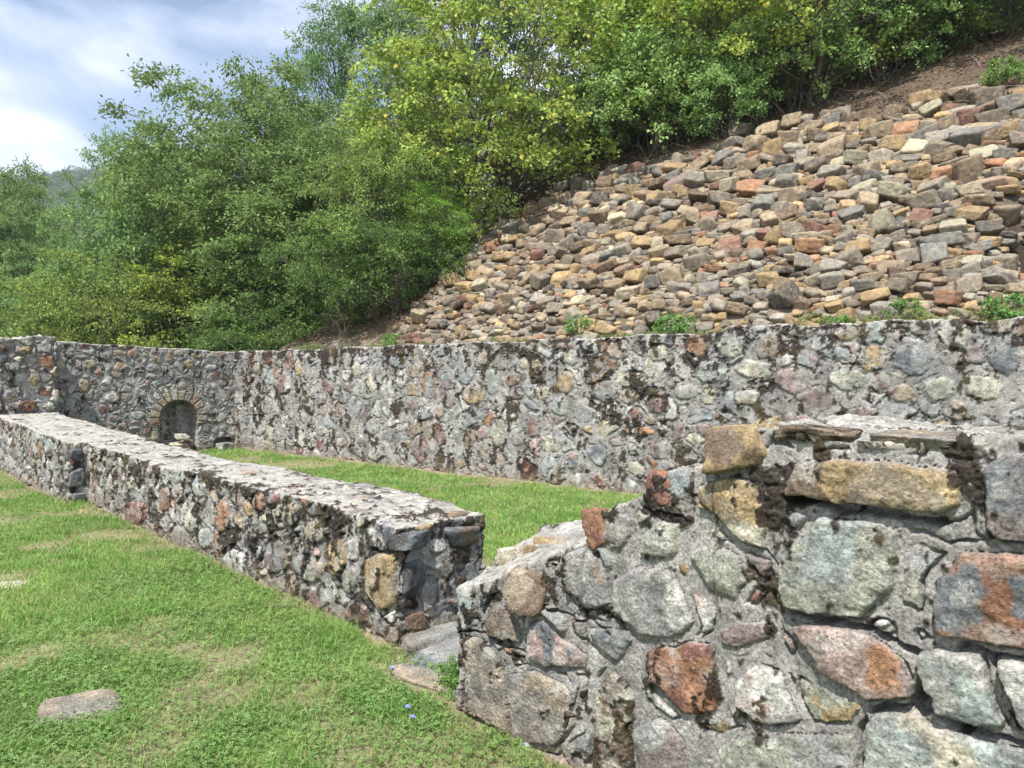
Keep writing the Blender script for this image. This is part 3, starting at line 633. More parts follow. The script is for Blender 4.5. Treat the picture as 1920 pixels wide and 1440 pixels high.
# ================================================================== GROUND
PATCH = [(270,1200,90,28),(395,1330,80,28),(110,1425,130,22),(290,1180,50,18),(1010,1385,110,18),(560,1090,30,8),(30,1080,45,10),(350,1215,40,16),(640,1250,25,8),(490,1260,20,8)]
PG = []
for (x, y, rx, ry) in PATCH:
    c = on_ground(x, y); e = on_ground(x + rx, y); f_ = on_ground(x, y - ry); PG.append((c.x, c.y, abs(e.x - c.x), max(.05, abs(f_.y - c.y))))
def bare(x, y):
    P3 = np.stack([x, y, x * 0], -1); b = np.zeros(len(x))
    wob = (fbm(P3, 4, 3, 301) - .5) * 1.3
    for cx, cy, rx, ry in PG:
        d = np.sqrt(((x - cx) / rx) ** 2 + ((y - cy) / ry) ** 2) + wob * 1.2; b = np.maximum(b, sstep(1.35, .3, d) * .52)
    b = np.maximum(b, sstep(.56, .72, fbm(P3, 1.9, 4, 302)) * .55)
    t = D_T[0] * x + D_T[1] * y; n = D_N[0] * x + D_N[1] * y
    r = D_R[0] * x + D_R[1] * y; m = D_M[0] * x + D_M[1] * y
    nf = np.where(t > 10.1, FB0, np.where(t > 3.6, LB0, RB0))
    d1 = np.abs(np.where(n < 2.8, nf - n, n - 3.17)); b = np.maximum(b, sstep(.10, .0, d1 + wob * .10) * .75)
    b = np.maximum(b, sstep(.28, .02, MB0 - m + wob * .3) * .85)
    b = np.maximum(b, sstep(.35, .05, np.abs(n - 2.7)) * sstep(.5, .4, np.abs(t - 3.2)) * .9)
    return b
def gz(x, y):
    P3 = np.stack([x, y, x * 0], -1); return (fbm(P3, .9, 3, 310) - .5) * .06 + (fbm(P3, 8, 3, 311) - .5) * .02
xs = np.concatenate([[-2500, -600, -150, -60, -30], np.arange(-16, 9, .045), [12, 30, 80, 400, 2500]])
ys = np.concatenate([[-60, -20, -5], np.arange(.5, 18, .045), [22, 40, 90, 300, 900, 3000]])
X, Y = np.meshgrid(xs, ys, indexing='ij'); x = X.ravel(); y = Y.ravel()
far = (np.abs(x) > 16) | (y > 18) | (y < .5)
z = np.where(far, 0, gz(x, y)); bm_ = bare(x, y)
soil = np.array((.27, .21, .15)); turf = np.array((.13, .16, .055))
P3 = np.stack([x, y, z], -1)
c = turf * (1 + (fbm(P3, 3, 3, 320) - .5)[:, None]); k = (bm_ * .95)[:, None]; c = c * (1 - k) + soil * (1 + (fbm(P3, 9, 4, 321) - .5)[:, None] * .9) * k
o = mesh_np('ground', np.stack([x, y, z], -1), grid_faces(len(xs), len(ys)), M_GROUND, None, c); tag(o, 'lawn ground of green turf with worn brown patches', None, None, 'structure')

# hillside behind the retaining wall
SL = math.tan(R(38))
def hill_h(r, m):
    P3 = np.stack([r, m, r * 0], -1)
    up_ = sstep(13.5, 9.5, r) * .0 + np.where(r < 10.6, 1, np.clip(1 - (r - 10.6) / 9.0, 0, 1))
    rise = np.maximum(m - 9.35, 0); rise = np.where(rise > 6.5, 6.5 + (rise - 6.5) * .78, rise); rise = np.where(rise > 30, 30 + (rise - 30) * .3, rise)
    base = np.where(r < 13.6, 2.0, 2.0 - np.clip((r - 13.6) / .6, 0, 1) * 1.0) + np.clip(-r, 0, 50) * .01
    base = np.where(r < 3.6, base + .02, base - .05 * sstep(3.5, 9, r))
    bulge = .16 * sstep(10.7, 10.0, r) * sstep(9.1, 9.8, m) * sstep(14.9, 14.0, m)
    return base + rise * SL * up_ ** 1.5 + bulge - .85 * np.exp(-((r - .7) / .4) ** 2 - ((m - 10.9) / .8) ** 2) + (fbm(P3, .5, 3, 330) - .5) * .35 * sstep(9.4, 11, m) + (fbm(P3, 3, 3, 331) - .5) * .07
rs = np.concatenate([np.arange(-60, -5, 2.5), np.arange(-5, 16, .08), np.arange(16, 60, 2.0)])
ms = np.concatenate([np.arange(MB0 + .45, 17, .08), np.arange(17, 90, 1.5)])
RR, MM = np.meshgrid(rs, ms, indexing='ij'); r_ = RR.ravel(); m_ = MM.ravel(); z = hill_h(r_, m_)
V = np.stack([D_R[0] * r_ + D_M[0] * m_, D_R[1] * r_ + D_M[1] * m_, z], -1)
dirt = np.array((.092, .068, .048)); grit = np.array((.13, .11, .088)); P3 = V
heapm = (sstep(10.6, 10.2, r_) * sstep(9.0, 9.2, m_) * sstep(14.6, 14.2, m_ + np.interp(r_, [0, 4, 7, 10], [-.4, .2, .5, .6])))
c = dirt * (1 + (fbm(P3, 4, 4, 340) - .5)[:, None] * 1.1); kk = sstep(.5, .62, fbm(P3, 2.2, 4, 341))[:, None] * .5
c = c * (1 - kk) + np.array((.14, .108, .076)) * kk
gm = (heapm * sstep(.42, .55, fbm(P3, 1.3, 3, 342)))[:, None] * .9; c = c * (1 - gm) + grit * gm
ld = (sstep(9.7, 9.3, m_ + (fbm(P3, 2, 3, 343) - .5) * .6))[:, None] * .8; c = c * (1 - ld) + np.array((.33, .28, .22)) * ld
hol_shade = np.exp(-((r_ - .8) / .4) ** 4 - ((m_ - 10.9) / .6) ** 4)[:, None]; c = c * (1 - hol_shade) + np.array((.045, .034, .026)) * hol_shade  # shade of the hollow painted into the soil colour, nearly black
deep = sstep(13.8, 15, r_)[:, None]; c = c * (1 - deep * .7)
o = mesh_np('hillside', V, grid_faces(len(rs), len(ms))[:, ::-1], M_GROUND, None, c); tag(o, 'steep brown soil bank above the retaining wall', None, None, 'structure')
def RMh(r, m, dz=0): return RM(r, m, float(hill_h(np.array([r], float), np.array([m], float))[0]) + dz)
def on_hill(px, py):
    d = ray(px, py); t = 6.0; last = None
    while t < 60:
        p = CAMP + d * t; r = D_R[0] * p.x + D_R[1] * p.y; m = D_M[0] * p.x + D_M[1] * p.y
        if m > 9.0:
            hh = 2.0 + (np.minimum(max(m - 9.35, 0), 6.5) + max(m - 15.85, 0) * .78) * SL * (1 if r < 10.6 else max(0, 1 - (r - 10.6) / 9) ** 1.5)
            if p.z < hh: return r, m, t
        t += .05
    return None

# ================================================================== RUBBLE HEAP
TR = [(1827,297,34,20,'slate'),(1673,303,24,14,'ochre'),(1717,310,22,18,'cream'),(1820,250,24,14,'red'),(1780,267,20,15,'brown'),(1757,293,22,14,'grey'),(1837,270,25,9,'tan'),(1893,273,25,12,'tan'),(1883,292,25,12,'ochre'),
(1477,347,21,18,'slate'),(1437,350,18,14,'blue'),(1450,310,21,15,'ochre'),(1480,288,20,14,'tan'),(1570,293,18,14,'tan'),(1630,297,14,14,'grey'),(1600,307,12,14,'dark'),(1650,325,18,14,'pale'),(1603,327,20,13,'green'),(1467,333,16,12,'dark'),
(1507,317,14,16,'grey'),(1557,273,18,10,'ochre'),(1627,267,15,14,'ochre'),(1567,370,19,14,'ochre'),(1430,410,22,14,'slate'),(1397,423,13,12,'taupe'),(1640,360,23,10,'slate'),(1563,347,25,11,'grey'),(1767,360,22,12,'orange'),
(1820,390,22,13,'cream'),(1860,377,22,10,'pink'),(1837,407,22,13,'tan'),(1883,407,22,15,'tan'),(1823,433,22,12,'ochre'),(1520,502,26,13,'orange'),(1760,483,32,12,'slate'),(1752,517,28,18,'blue'),(1833,487,22,10,'blue'),
(1903,510,20,12,'rust'),(1700,502,18,12,'taupe'),(1653,487,25,10,'grey'),(1527,468,18,14,'red'),(1565,460,14,14,'rust'),(1498,452,15,12,'ochre'),(1453,483,18,12,'ochre'),(1347,357,24,12,'cream'),(1377,307,22,10,'slate'),
(958,496,14,10,'ochre'),(1006,527,16,11,'ochre'),(1100,456,14,12,'grey'),(1258,462,28,14,'ochre'),(1280,470,15,11,'slate'),(1008,502,14,9,'red'),(902,558,15,14,'green'),(1227,390,14,11,'ochre'),(1268,370,20,13,'purple'),(1185,383,13,14,'ochre'),
(1183,415,13,10,'ochre'),(1270,433,18,9,'tan'),(1110,645,16,10,'green'),(1860,300,18,12,'brown'),(1700,560,22,14,'taupe'),(1560,565,22,14,'grey'),(1330,575,20,12,'slate'),(1440,560,20,12,'ochre')]
heap_top = lambda r: np.interp(r, [-3, .5, 3, 5, 7, 9, 10.2], [13.9, 13.8, 13.55, 13.45, 13.4, 13.45, 12.4])
stones_ = []   # r, m, half-width, aspect, colour, seed, layer
for (x, y, wx, wy, c_) in TR:
    q = on_hill(x, y)
    if q: stones_.append((q[0], q[1], wx * q[2] / F * 1.02, wy / wx, c_, True))
rg = np.random.default_rng(99)
RUBMIX = ['ochre', 'ochre', 'ochre', 'tan', 'tan', 'tan', 'tan', 'tan', 'taupe', 'taupe', 'taupe', 'taupe', 'taupe', 'grey', 'grey', 'grey', 'green', 'brown', 'brown', 'brown', 'red', 'grey', 'slate', 'slate', 'tan', 'cream', 'brown', 'taupe', 'dark', 'brown', 'ochre', 'rust']
acc = [(s[0], s[1], s[2], max(s[2] * s[3], .04)) for s in stones_]
from collections import defaultdict
gridc = defaultdict(list)
def gk(r, m): return (int(math.floor(r / .5)), int(math.floor(m / .5)))
for s in acc: gridc[gk(s[0], s[1])].append(s)
def free(r, m, wr, wm, f):
    ki, kj = gk(r, m)
    for i in (-1, 0, 1):
        for j in (-1, 0, 1):
            for s in gridc.get((ki + i, kj + j), ()):
                if ((r - s[0]) / ((wr + s[2]) * f)) ** 2 + ((m - s[1]) / ((wm + s[3]) * f)) ** 2 < 1: return False
    return True
for lo, hi, tries, f in ((.135, .20, 3000, .84), (.09, .135, 18000, .80), (.06, .095, 50000, .77), (.035, .06, 16000, .70)):
    for _ in range(tries):
        r = rg.uniform(-3.0, 10.35); m = rg.uniform(9.28, heap_top(r) + .25)
        if m > heap_top(r) and rg.random() < .75: continue
        if r > 10 and rg.random() < .5: continue
        if ((r - .80) / .26) ** 2 + ((m - 10.9) / .36) ** 2 < 1: continue
        upf = max(0, (m - 9.3) / 5.0)
        if lo > .11 and rg.random() > .06 + .9 * upf ** 1.5 + (.15 if r < 3 else 0): continue
        wr = rg.uniform(lo, hi) * (.86 + .32 * upf); asp = rg.uniform(.40, .76); wm = wr * asp
        if not free(r, m, wr, wm * 1.25, f): continue
        s = (r, m, wr, wm * 1.25); gridc[gk(r, m)].append(s)
        stones_.append((r, m, wr, asp, RUBMIX[rg.integers(len(RUBMIX))], False))
# a few strays above the heap, on the soil
for _ in range(110):
    r = rg.uniform(-2, 6.5); m = heap_top(r) + abs(rg.normal()) * .45
    wr = rg.uniform(.05, .2); stones_.append((r, m, wr, rg.uniform(.5, .8), RUBMIX[rg.integers(len(RUBMIX))], False))
ROCKM = []
for k in range(16):
    shp_ = [(1, .8, .62), (1, .68, .70), (1, .85, .50), (.9, .85, .8)][k % 4]
    V, Fc = rock_verts(500 + k, 4, shp_, 5 + k % 5, 1, 1.35, 70.0, 1.25)
    V3, F3 = rock_verts(500 + k, 3, shp_, 5 + k % 5, 1, 1.35, 60.0, 1.25)
    me_o = mesh_np('rubble_stone_shape', V, Fc, M_ROCK); me = me_o.data; bpy.data.objects.remove(me_o); ROCKM.append((me, V3, F3))
info = []
hr = hill_h(np.array([s[0] for s in stones_]), np.array([s[1] for s in stones_]))
for i, (r, m, wr, asp, c_, tr_) in enumerate(stones_):
    p = RM(r, m, hr[i] + wr * asp * rg.uniform(.1, .8) + (.03 if wr > .12 else 0)); px, py, dz = to_px(p)
    vis = -20 < px < 1945 and py > 60
    info.append((wr * (asp ** .5) / dz if vis else -1, i, p, px, py))
info.sort(key=lambda q: -q[0])
CW = {'ochre': 'ochre', 'tan': 'tan', 'taupe': 'grey-brown', 'grey': 'grey', 'green': 'greenish grey', 'brown': 'dark brown', 'rust': 'rust red', 'red': 'dark red', 'purple': 'purplish', 'slate': 'slate grey', 'pale': 'pale grey', 'cream': 'cream', 'pink': 'pinkish', 'orange': 'orange', 'blue': 'bluish', 'dark': 'blackish', 'teal': 'teal', 'white': 'white'}
def zone(px, py, m, r):
    u = (m - 9.3) / max(1, heap_top(r) - 9.3)
    a = 'on soil above heap' if u > 1.0 else 'along top of heap' if u > .78 else 'high in heap' if u > .5 else 'low in heap' if u > .2 else 'at foot of heap'
    b = 'below yellow hazel' if px < 1100 else 'below small maple' if px < 1350 else 'below green hazel' if px < 1620 else 'near right edge'
    return a + ', ' + b
tops = [q for q in info if q[0] > 0][:300]; topi = set(q[1] for q in tops); cls = defaultdict(list)
def rot_of(k):
    q = random.Random(k); return (q.uniform(-.6, .6) + .2, q.uniform(-.3, .3), YAW_R + q.uniform(-.5, .5) + (math.pi if q.random() < .5 else 0))
for q in tops:
    r, m, wr, asp, c_, tr_ = stones_[q[1]]
    cls[(c_, zone(q[3], q[4], m, r))].append(q)
ordw = ['', 'second', 'third', 'fourth', 'fifth', 'sixth', 'seventh', 'eighth', 'ninth', 'tenth', 'eleventh', 'twelfth', 'thirteenth', 'fourteenth', 'fifteenth', 'sixteenth']
for (c_, zn), lst in cls.items():
    lst.sort(key=lambda q: q[3]); n_ = len(lst)
    for j, q in enumerate(lst):
        r, m, wr, asp, cc_, tr_ = stones_[q[1]]
        o = bpy.data.objects.new('rubble_stone', ROCKM[q[1] % 16][0]); COL.objects.link(o)
        o.location = q[2]; o.rotation_euler = rot_of(q[1]); s = wr / .72; o.scale = (s, s, s * min(1.25, max(.75, asp / .62)))
        cv = PALN[c_] * (0.58 + .46 * random.Random(q[1]).random()) * np.array((1.08, 1.0, .88)); o.color = (*[float(v) for v in cv], 1)
        pre = 'large ' + CW[c_] + ' stone ' + zn
        lab = pre if n_ == 1 else ('leftmost ' + pre if j == 0 else 'rightmost ' + pre if j == n_ - 1 else ordw[min(j, 15)] + ' from left, ' + pre)
        tag(o, lab, 'stone', 'rubble stones heaped on the slope')
Vs = []; Fs = []; Cs = []; nb_ = 0
for s_i, (r, m, wr, asp, c_, tr_) in enumerate(stones_):
    if s_i in topi: continue
    p = [q for q in ()]  # position recomputed below
for q in info:
    if q[1] in topi: continue
    r, m, wr, asp, c_, tr_ = stones_[q[1]]
    _, V3, F3 = ROCKM[q[1] % 16]; s = wr / .72
    Mx = np.array(Matrix.Rotation(0, 3, 'X')); e = rot_of(q[1]); from_e = np.array((Matrix.Rotation(e[2], 3, 'Z') @ Matrix.Rotation(e[1], 3, 'Y') @ Matrix.Rotation(e[0], 3, 'X')))
    V = (V3 * np.array((s, s, s * min(1.25, max(.75, asp / .62))))) @ from_e.T + np.array(q[2])
    Vs.append(V); Fs.append(F3 + nb_); nb_ += len(V)
    Cs.append(np.ones((len(V), 1)) * PALN[c_] * (0.58 + .46 * random.Random(q[1]).random()) * np.array((1.08, 1.0, .88)))
if Vs:
    o = mesh_np('small_rubble', np.concatenate(Vs), np.concatenate(Fs), M_ROCKA, None, np.concatenate(Cs)); tag(o, 'smaller mixed rubble stones filling the heap between the large ones', 'rubble', None, 'stuff')
print('rubble', len(stones_))

# ================================================================== GRASS
def blades(pos, hgt, wid, col, lean, name, label, cat, mat=M_GRASS, parent=None, seg=2):
    n = len(pos); rg = np.random.default_rng(len(pos)); th = rg.uniform(0, 2 * math.pi, n); ph = rg.uniform(0, 2 * math.pi, n)
    d = np.stack([np.cos(th), np.sin(th), np.zeros(n)], -1) * (wid / 2)[:, None]; l = np.stack([np.cos(ph), np.sin(ph), np.zeros(n)], -1) * (lean * hgt)[:, None]
    upv = np.stack([np.zeros(n), np.zeros(n), hgt], -1)
    V = np.stack([pos - d, pos + d, pos + upv * .6 + l * .35 + d * .8, pos + upv * .6 + l * .35 - d * .8, pos + upv * .9 + l], 1)
    idx = np.arange(n)[:, None] * 5
    Fq = np.concatenate([idx + np.array([[0, 1, 2]]), idx + np.array([[0, 2, 3]]), idx + np.array([[3, 2, 4]])])
    C = np.repeat(col, 5, axis=0)
    o = mesh_np(name, V.reshape(-1, 3), Fq, mat, parent, C, smooth=False); return o
rg = np.random.default_rng(5)
def lawn_pts(N, zmin, zmax, pw):
    y = zmin * (zmax / zmin) ** (rg.random(N) ** pw); x = rg.uniform(-.86, .62, N) * (y + .6)
    t = D_T[0] * x + D_T[1] * y; n = D_N[0] * x + D_N[1] * y; m = D_M[0] * x + D_M[1] * y
    nf = np.where(t > 10.1, FB0, np.where(t > 3.6, LB0, RB0))
    ok = ((n < nf - .02) | (n > 3.2) | ((t > 2.84) & (t < 3.62))) & (m < MB0 - .03) & ((t < 15.0) | (n < 3.0))
    x = x[ok]; y = y[ok]; P3 = np.stack([x, y, x * 0], -1); b = bare(x, y)
    keep = rg.random(len(x)) > b * 1.02 + .25 * sstep(.5, .62, fbm(P3, 6, 3, 400)); return x[keep], y[keep], b[keep]
x, y, b = lawn_pts(620000, 2.4, 17, 1.0)
P3 = np.stack([x, y, x * 0], -1); z = gz(x, y)
f1 = fbm(P3, 1.1, 3, 410); f2 = fbm(P3, 5, 3, 411); rnd = rg.random(len(x))
hg = (.018 + .030 * rnd * (0.5 + f1)) * (1 + .01 * np.clip(y - 4, 0, 10)) * (1 - .4 * b) * (1 + (rg.random(len(x)) > .97) * .9)
tf = sstep(.58, .70, fbm(P3, 3.5, 3, 412)); t_ = D_T[0] * x + D_T[1] * y; n_w = D_N[0] * x + D_N[1] * y; dw = np.abs(np.where(n_w < 2.8, np.where(t_ > 10.1, FB0, np.where(t_ > 3.6, LB0, RB0)) - n_w, MB0 - (D_M[0] * x + D_M[1] * y)))
hg = hg * (1 + .6 * tf + .8 * sstep(.16, .03, dw) * rg.random(len(x)))
wd = .0034 * (1 + .22 * np.clip(y - 3, 0, 14))
tone = sstep(.35, .65, .5 * f1 + .5 * f2)[:, None]
col = (1 - tone) * np.array((.135, .275, .05)) + tone * np.array((.245, .385, .095))
dry = (rg.random(len(x)) < .12 + .5 * b)[:, None]; col = np.where(dry, np.array((.36, .31, .16)), col) * rg.uniform(.65, 1.3, len(x))[:, None]
o = blades(np.stack([x, y, z - .003], -1), hg, wd, col, rg.uniform(.1, 1.1, len(x)), 'grass', '', ''); tag(o, 'short green lawn grass with straw coloured blades', 'grass', None, 'stuff')
# clover carpet
x, y, b = lawn_pts(150000, 2.4, 8, 1.2); P3 = np.stack([x, y, x * 0], -1)
n_ = D_N[0] * x + D_N[1] * y; cl = fbm(P3, .8, 3, 420) + .22 * sstep(1.1, .0, LB0 - n_) * (y < 6) + .12 * (x < -1.4) * (y < 4.4)
k = cl + (rg.random(len(x)) - .5) * .14 > .575; x = x[k]; y = y[k]; n = len(x); z = gz(x, y) + rg.uniform(.012, .038, n)
V = []; th0 = rg.uniform(0, 6.28, n); s = rg.uniform(.0035, .0068, n) * (1 + .12 * np.clip(y - 3, 0, 5)); tl = rg.uniform(-.5, .5, (n, 2))
cen = np.stack([x, y, z], -1)
for q in range(3):
    th = th0 + q * 2.094; u = np.stack([np.cos(th), np.sin(th), tl[:, 0] * np.cos(th) + tl[:, 1] * np.sin(th)], -1); v = np.stack([-np.sin(th), np.cos(th), -tl[:, 0] * np.sin(th) + tl[:, 1] * np.cos(th)], -1)
    u = u * s[:, None]; v = v * s[:, None]
    V += [cen, cen + u * 1.1 - v * .75, cen + u * 1.9, cen + u * 1.1 + v * .75]
V = np.stack(V, 1).reshape(-1, 3); idx = np.arange(n * 3)[:, None] * 4; Fq = idx + np.array([[0, 1, 2, 3]])
tone = rg.random(n)[:, None]; col = ((1 - tone) * np.array((.10, .20, .055)) + tone * np.array((.18, .30, .09))) * rg.uniform(.75, 1.25, n)[:, None]
o = mesh_np('clover', V, Fq, M_GRASS, None, np.repeat(col, 12, axis=0), smooth=False); tag(o, 'dark green clover carpet in the near lawn', 'ground cover', None, 'stuff')

# ================================================================== PLANTS
def unit(v): return v / (np.linalg.norm(v, axis=-1, keepdims=True) + 1e-9)
def leaf_mesh(pos, nrm, dirv, size, asp, col, name, parent):
    """folded pointed leaves; pos = stalk end"""
    n = len(pos); d = unit(dirv); s = unit(np.cross(nrm, d)); nn = unit(np.cross(d, s)); L_ = size[:, None]
    fold = nn * L_ * .12
    V = np.stack([pos, pos + d * L_ * .35 + s * L_ * asp * .5 + fold, pos + d * L_ * .75 + s * L_ * asp * .36 + fold, pos + d * L_ - nn * L_ * .1, pos + d * L_ * .75 - s * L_ * asp * .36 + fold, pos + d * L_ * .35 - s * L_ * asp * .5 + fold], 1).reshape(-1, 3)
    i = np.arange(n)[:, None] * 6
    Fq = np.concatenate([i + np.array([[0, 1, 2, 3]]), i + np.array([[0, 3, 4, 5]])])
    return mesh_np(name, V, Fq, M_LEAF, parent, np.repeat(col, 6, axis=0), smooth=False)
def tubes(segs, name, parent, mat=M_BARK, k=5):
    """segs: list of (points (n,3), radii (n))"""
    Vs = []; Fs = []; nb = 0; ang = np.arange(k) * 2 * math.pi / k
    for pts, rad in segs:
        pts = np.asarray(pts); n = len(pts); tg = unit(np.gradient(pts, axis=0)); ref = np.array([0.31, .2, .9]); s = unit(np.cross(tg, ref)); t2 = np.cross(tg, s)
        V = pts[:, None] + (s[:, None] * np.cos(ang)[None, :, None] + t2[:, None] * np.sin(ang)[None, :, None]) * np.asarray(rad)[:, None, None]
        Vs.append(V.reshape(-1, 3)); i = np.arange(n - 1)[:, None]; j = np.arange(k)[None]
        Fs.append((nb + np.stack([i * k + j, i * k + (j + 1) % k, (i + 1) * k + (j + 1) % k, (i + 1) * k + j], -1)).reshape(-1, 4)); nb += n * k
    return mesh_np(name, np.concatenate(Vs), np.concatenate(Fs), mat, parent)
def curve(a, b, bend, n=7, sag=0.0, rg=None):
    t = np.linspace(0, 1, n)[:, None]; a = np.asarray(a); b = np.asarray(b)
    p = a + (b - a) * t + np.asarray(bend) * (4 * t * (1 - t)); 
    if rg is not None: p[1:-1] += rg.normal(size=(n - 2, 3)) * .02 * np.linalg.norm(b - a)
    p[:, 2] += sag * (4 * t[:, 0] * (1 - t[:, 0])); return p
def make_plant(name, seed, H, RX, RZ0=.3, stems=1, style='round', clusters=90, twigs=11, per=14, leaf=.07, asp=.6, c1=(.06, .13, .03), c2=(.12, .2, .05), droop=.15, crad=.55, spread=.25, trunk_r=.09, wig=.0, yellow=0.0):
    """H height, RX crown radius, RZ0 fraction of height where the crown starts. returns the Empty"""
    rg = np.random.default_rng(seed); root = empty(name, (0, 0, 0)); segs = []; nodes = []
    for i in range(stems):
        th = rg.uniform(0, 2 * math.pi) if stems > 1 else 0; sp = spread * (rg.uniform(.2, 1) if stems > 1 else .15)
        base = np.array([math.cos(th), math.sin(th), 0]) * (.25 if stems > 1 else 0) * rg.random() - np.array([0, 0, .25])
        hh = H * rg.uniform(.72, .97) * (1 - .35 * sp); tip = np.array([math.cos(th) * RX * sp * 1.7, math.sin(th) * RX * sp * 1.7, hh])
        p = curve(base, tip, np.array([math.cos(th), math.sin(th), 0]) * -.18 * RX * sp, 12, rg=rg); rr = trunk_r * (1 if stems == 1 else rg.uniform(.4, 1)) * np.linspace(1, .12, 12)
        segs.append((p, rr)); nodes.append((p, rr))
    cen = []; tries = 0
    noise_dir = rg.normal(size=(7, 3)); 
    while len(cen) < clusters and tries < clusters * 60:
        tries += 1; v = rg.normal(size=3); v /= np.linalg.norm(v); rr = rg.uniform(.35, 1) ** .55
        lob = 1 + .22 * math.sin(4 * v @ noise_dir[0] + 1) + .16 * math.sin(6 * v @ noise_dir[1])
        if style == 'vase':
            zc = RZ0 * H + (H * (1 - RZ0)) * rg.random() ** .8; fr = (zc / H); wr = RX * (math.sin(min(1, fr * 1.05) * math.pi * .74 + .30)) * lob
            th = rg.uniform(0, 6.283); q = np.array([math.cos(th) * wr * rr, math.sin(th) * wr * rr, zc])
        elif style == 'column':
            zc = RZ0 * H + H * (1 - RZ0) * rg.random(); fr = (zc - RZ0 * H) / (H * (1 - RZ0)); wr = RX * math.sin(math.pi * (.12 + .85 * fr)) ** .7 * lob; th = rg.uniform(0, 6.283)
            q = np.array([math.cos(th) * wr * rr, math.sin(th) * wr * rr, zc])
        else:
            q = v * rr * lob * np.array([RX, RX, H * (1 - RZ0) / 2]) + np.array([0, 0, H * (1 + RZ0) / 2])
        if q[2] < .12 * H: continue
        cen.append(q)
    cen = np.array(cen); LP = []; LN = []; LD = []; CT = []
    for q in cen:
        best = None
        for p, rr in nodes:
            d = np.linalg.norm((p - q) * np.array([1, 1, 1.0]), axis=1) + np.where(p[:, 2] > q[2] - .08 * H, 2.0, 0) + np.where(p[:, 2] < .08 * H, .6, 0)
            k = int(d.argmin())
            if best is None or d[k] < best[0]: best = (d[k], p[k], rr[k])
        out = q - best[1]; ln = np.linalg.norm(out)
        if ln > .1: segs.append((curve(best[1], q, (0, 0, 0), 6, -.04 * ln, rg), np.linspace(min(best[2] * .6, .012 + .012 * ln), .005, 6)))
        hor = q * np.array([1, 1, 0]) / max(RX, .1); cs = crad * rg.uniform(.7, 1.3)
        tone = rg.normal() * .5
        for _ in range(twigs):
            d = rg.normal(size=3) * np.array([1, 1, .42]) + hor * .9 + np.array([0, 0, .12]); d /= np.linalg.norm(d); ll = cs * rg.uniform(.5, 1.1); e = q + d * ll + np.array([0, 0, -droop * ll])
            if rg.random() < .45: segs.append((np.stack([q, (q + e) / 2 + np.array([0, 0, .04 * ll]), e]), np.array([.005, .004, .002])))
            tt = rg.uniform(.15, 1.05, per)[:, None]; P = q + (e - q) * tt + rg.normal(size=(per, 3)) * leaf * .65
            side = rg.normal(size=(per, 3)) * .8 + d + np.array([0, 0, -.35]); LP.append(P); LD.append(side); LN.append(rg.normal(size=(per, 3)) * .55 + np.array([0, 0, 1.0]) + hor * .3); CT.append(np.full(per, tone + rg.normal() * .3))
    P = np.concatenate(LP); n = len(P); ct = np.concatenate(CT)
    k = np.clip(.5 + ct * .35 + rg.normal(size=n) * .25, 0, 1)[:, None]; col = np.array(c1) * (1 - k) + np.array(c2) * k; col = col * rg.uniform(.75, 1.25, n)[:, None]
    if yellow: yy = (rg.random(n) < yellow)[:, None]; col = np.where(yy, np.array((.42, .36, .06)) * rg.uniform(.6, 1.1, n)[:, None], col)
    tubes(segs, 'trunk' if stems == 1 else 'stems', root)
    leaf_mesh(P, np.concatenate(LN), np.concatenate(LD), leaf * rg.uniform(.6, 1.25, n), asp, col, 'crown', root)
    return root
def copy_tree(o):
    c = o.copy(); COL.objects.link(c)
    for ch in o.children: d = ch.copy(); COL.objects.link(d); d.parent = c; d.matrix_parent_inverse = ch.matrix_parent_inverse.copy()
    return c
USED = set()
def plant(proto, loc, scale, rz, label, cat, group=None, sq=(1, 1)):
    o = proto if proto.name not in USED else copy_tree(proto); USED.add(proto.name)
    if isinstance(scale, (int, float)): scale = (scale, scale, scale)
    o.location = loc; o.scale = scale; o.rotation_euler[2] = rz; tag(o, label, cat, group); return o
def gl(px, Y, z=0.0): p = at_depth(px, 690, Y); return Vector((p.x, p.y, z))
G1, G2, G3 = 'trees beyond the walls', 'shrubs above the rubble heap', 'weeds on the ledge of the retaining wall'
G4 = 'undergrowth shrubs along the wood edge'
T_HAZEL = make_plant('hazel_bush', 1001, 5.0, 2.75, .10, 20, 'vase', 210, 9, 9, .095, .78, (.15, .215, .042), (.29, .35, .08), .1, .48, .50, .05, yellow=.04)
T_HAZEL2 = make_plant('hazel_bush', 1002, 5.2, 3.0, .08, 22, 'vase', 230, 9, 10, .085, .75, (0.121, 0.203, 0.034), (0.270, 0.351, 0.061), .12, .48, .55, .055, yellow=.03)
T_BROAD = make_plant('broadleaf_tree', 1003, 9.0, 3.4, .12, 3, 'round', 230, 13, 17, .115, .5, (0.088, 0.169, 0.054), (0.176, 0.270, 0.095), .2, .75, .35, .13)
T_DARK = make_plant('broadleaf_tree', 1004, 9.0, 3.0, .10, 2, 'round', 220, 13, 16, .115, .5, (.085, .145, .042), (.160, .240, .075), .2, .75, .3, .14)
T_COL = make_plant('poplar_tree', 1005, 12.0, 2.4, .18, 1, 'column', 200, 12, 15, .125, .42, (0.061, 0.135, 0.047), (0.149, 0.243, 0.081), .1, .7, .2, .16)
T_LOC = make_plant('locust_tree', 1006, 6.5, 1.9, .12, 4, 'round', 150, 12, 16, .055, .4, (0.135, 0.297, 0.047), (0.230, 0.446, 0.081), .3, .6, .4, .06)
T_OLIVE = make_plant('shrub', 1007, 3.4, 1.9, .05, 12, 'vase', 120, 10, 14, .06, .55, (.105, .16, .036), (.21, .27, .07), .1, .42, .5, .03, yellow=.01)
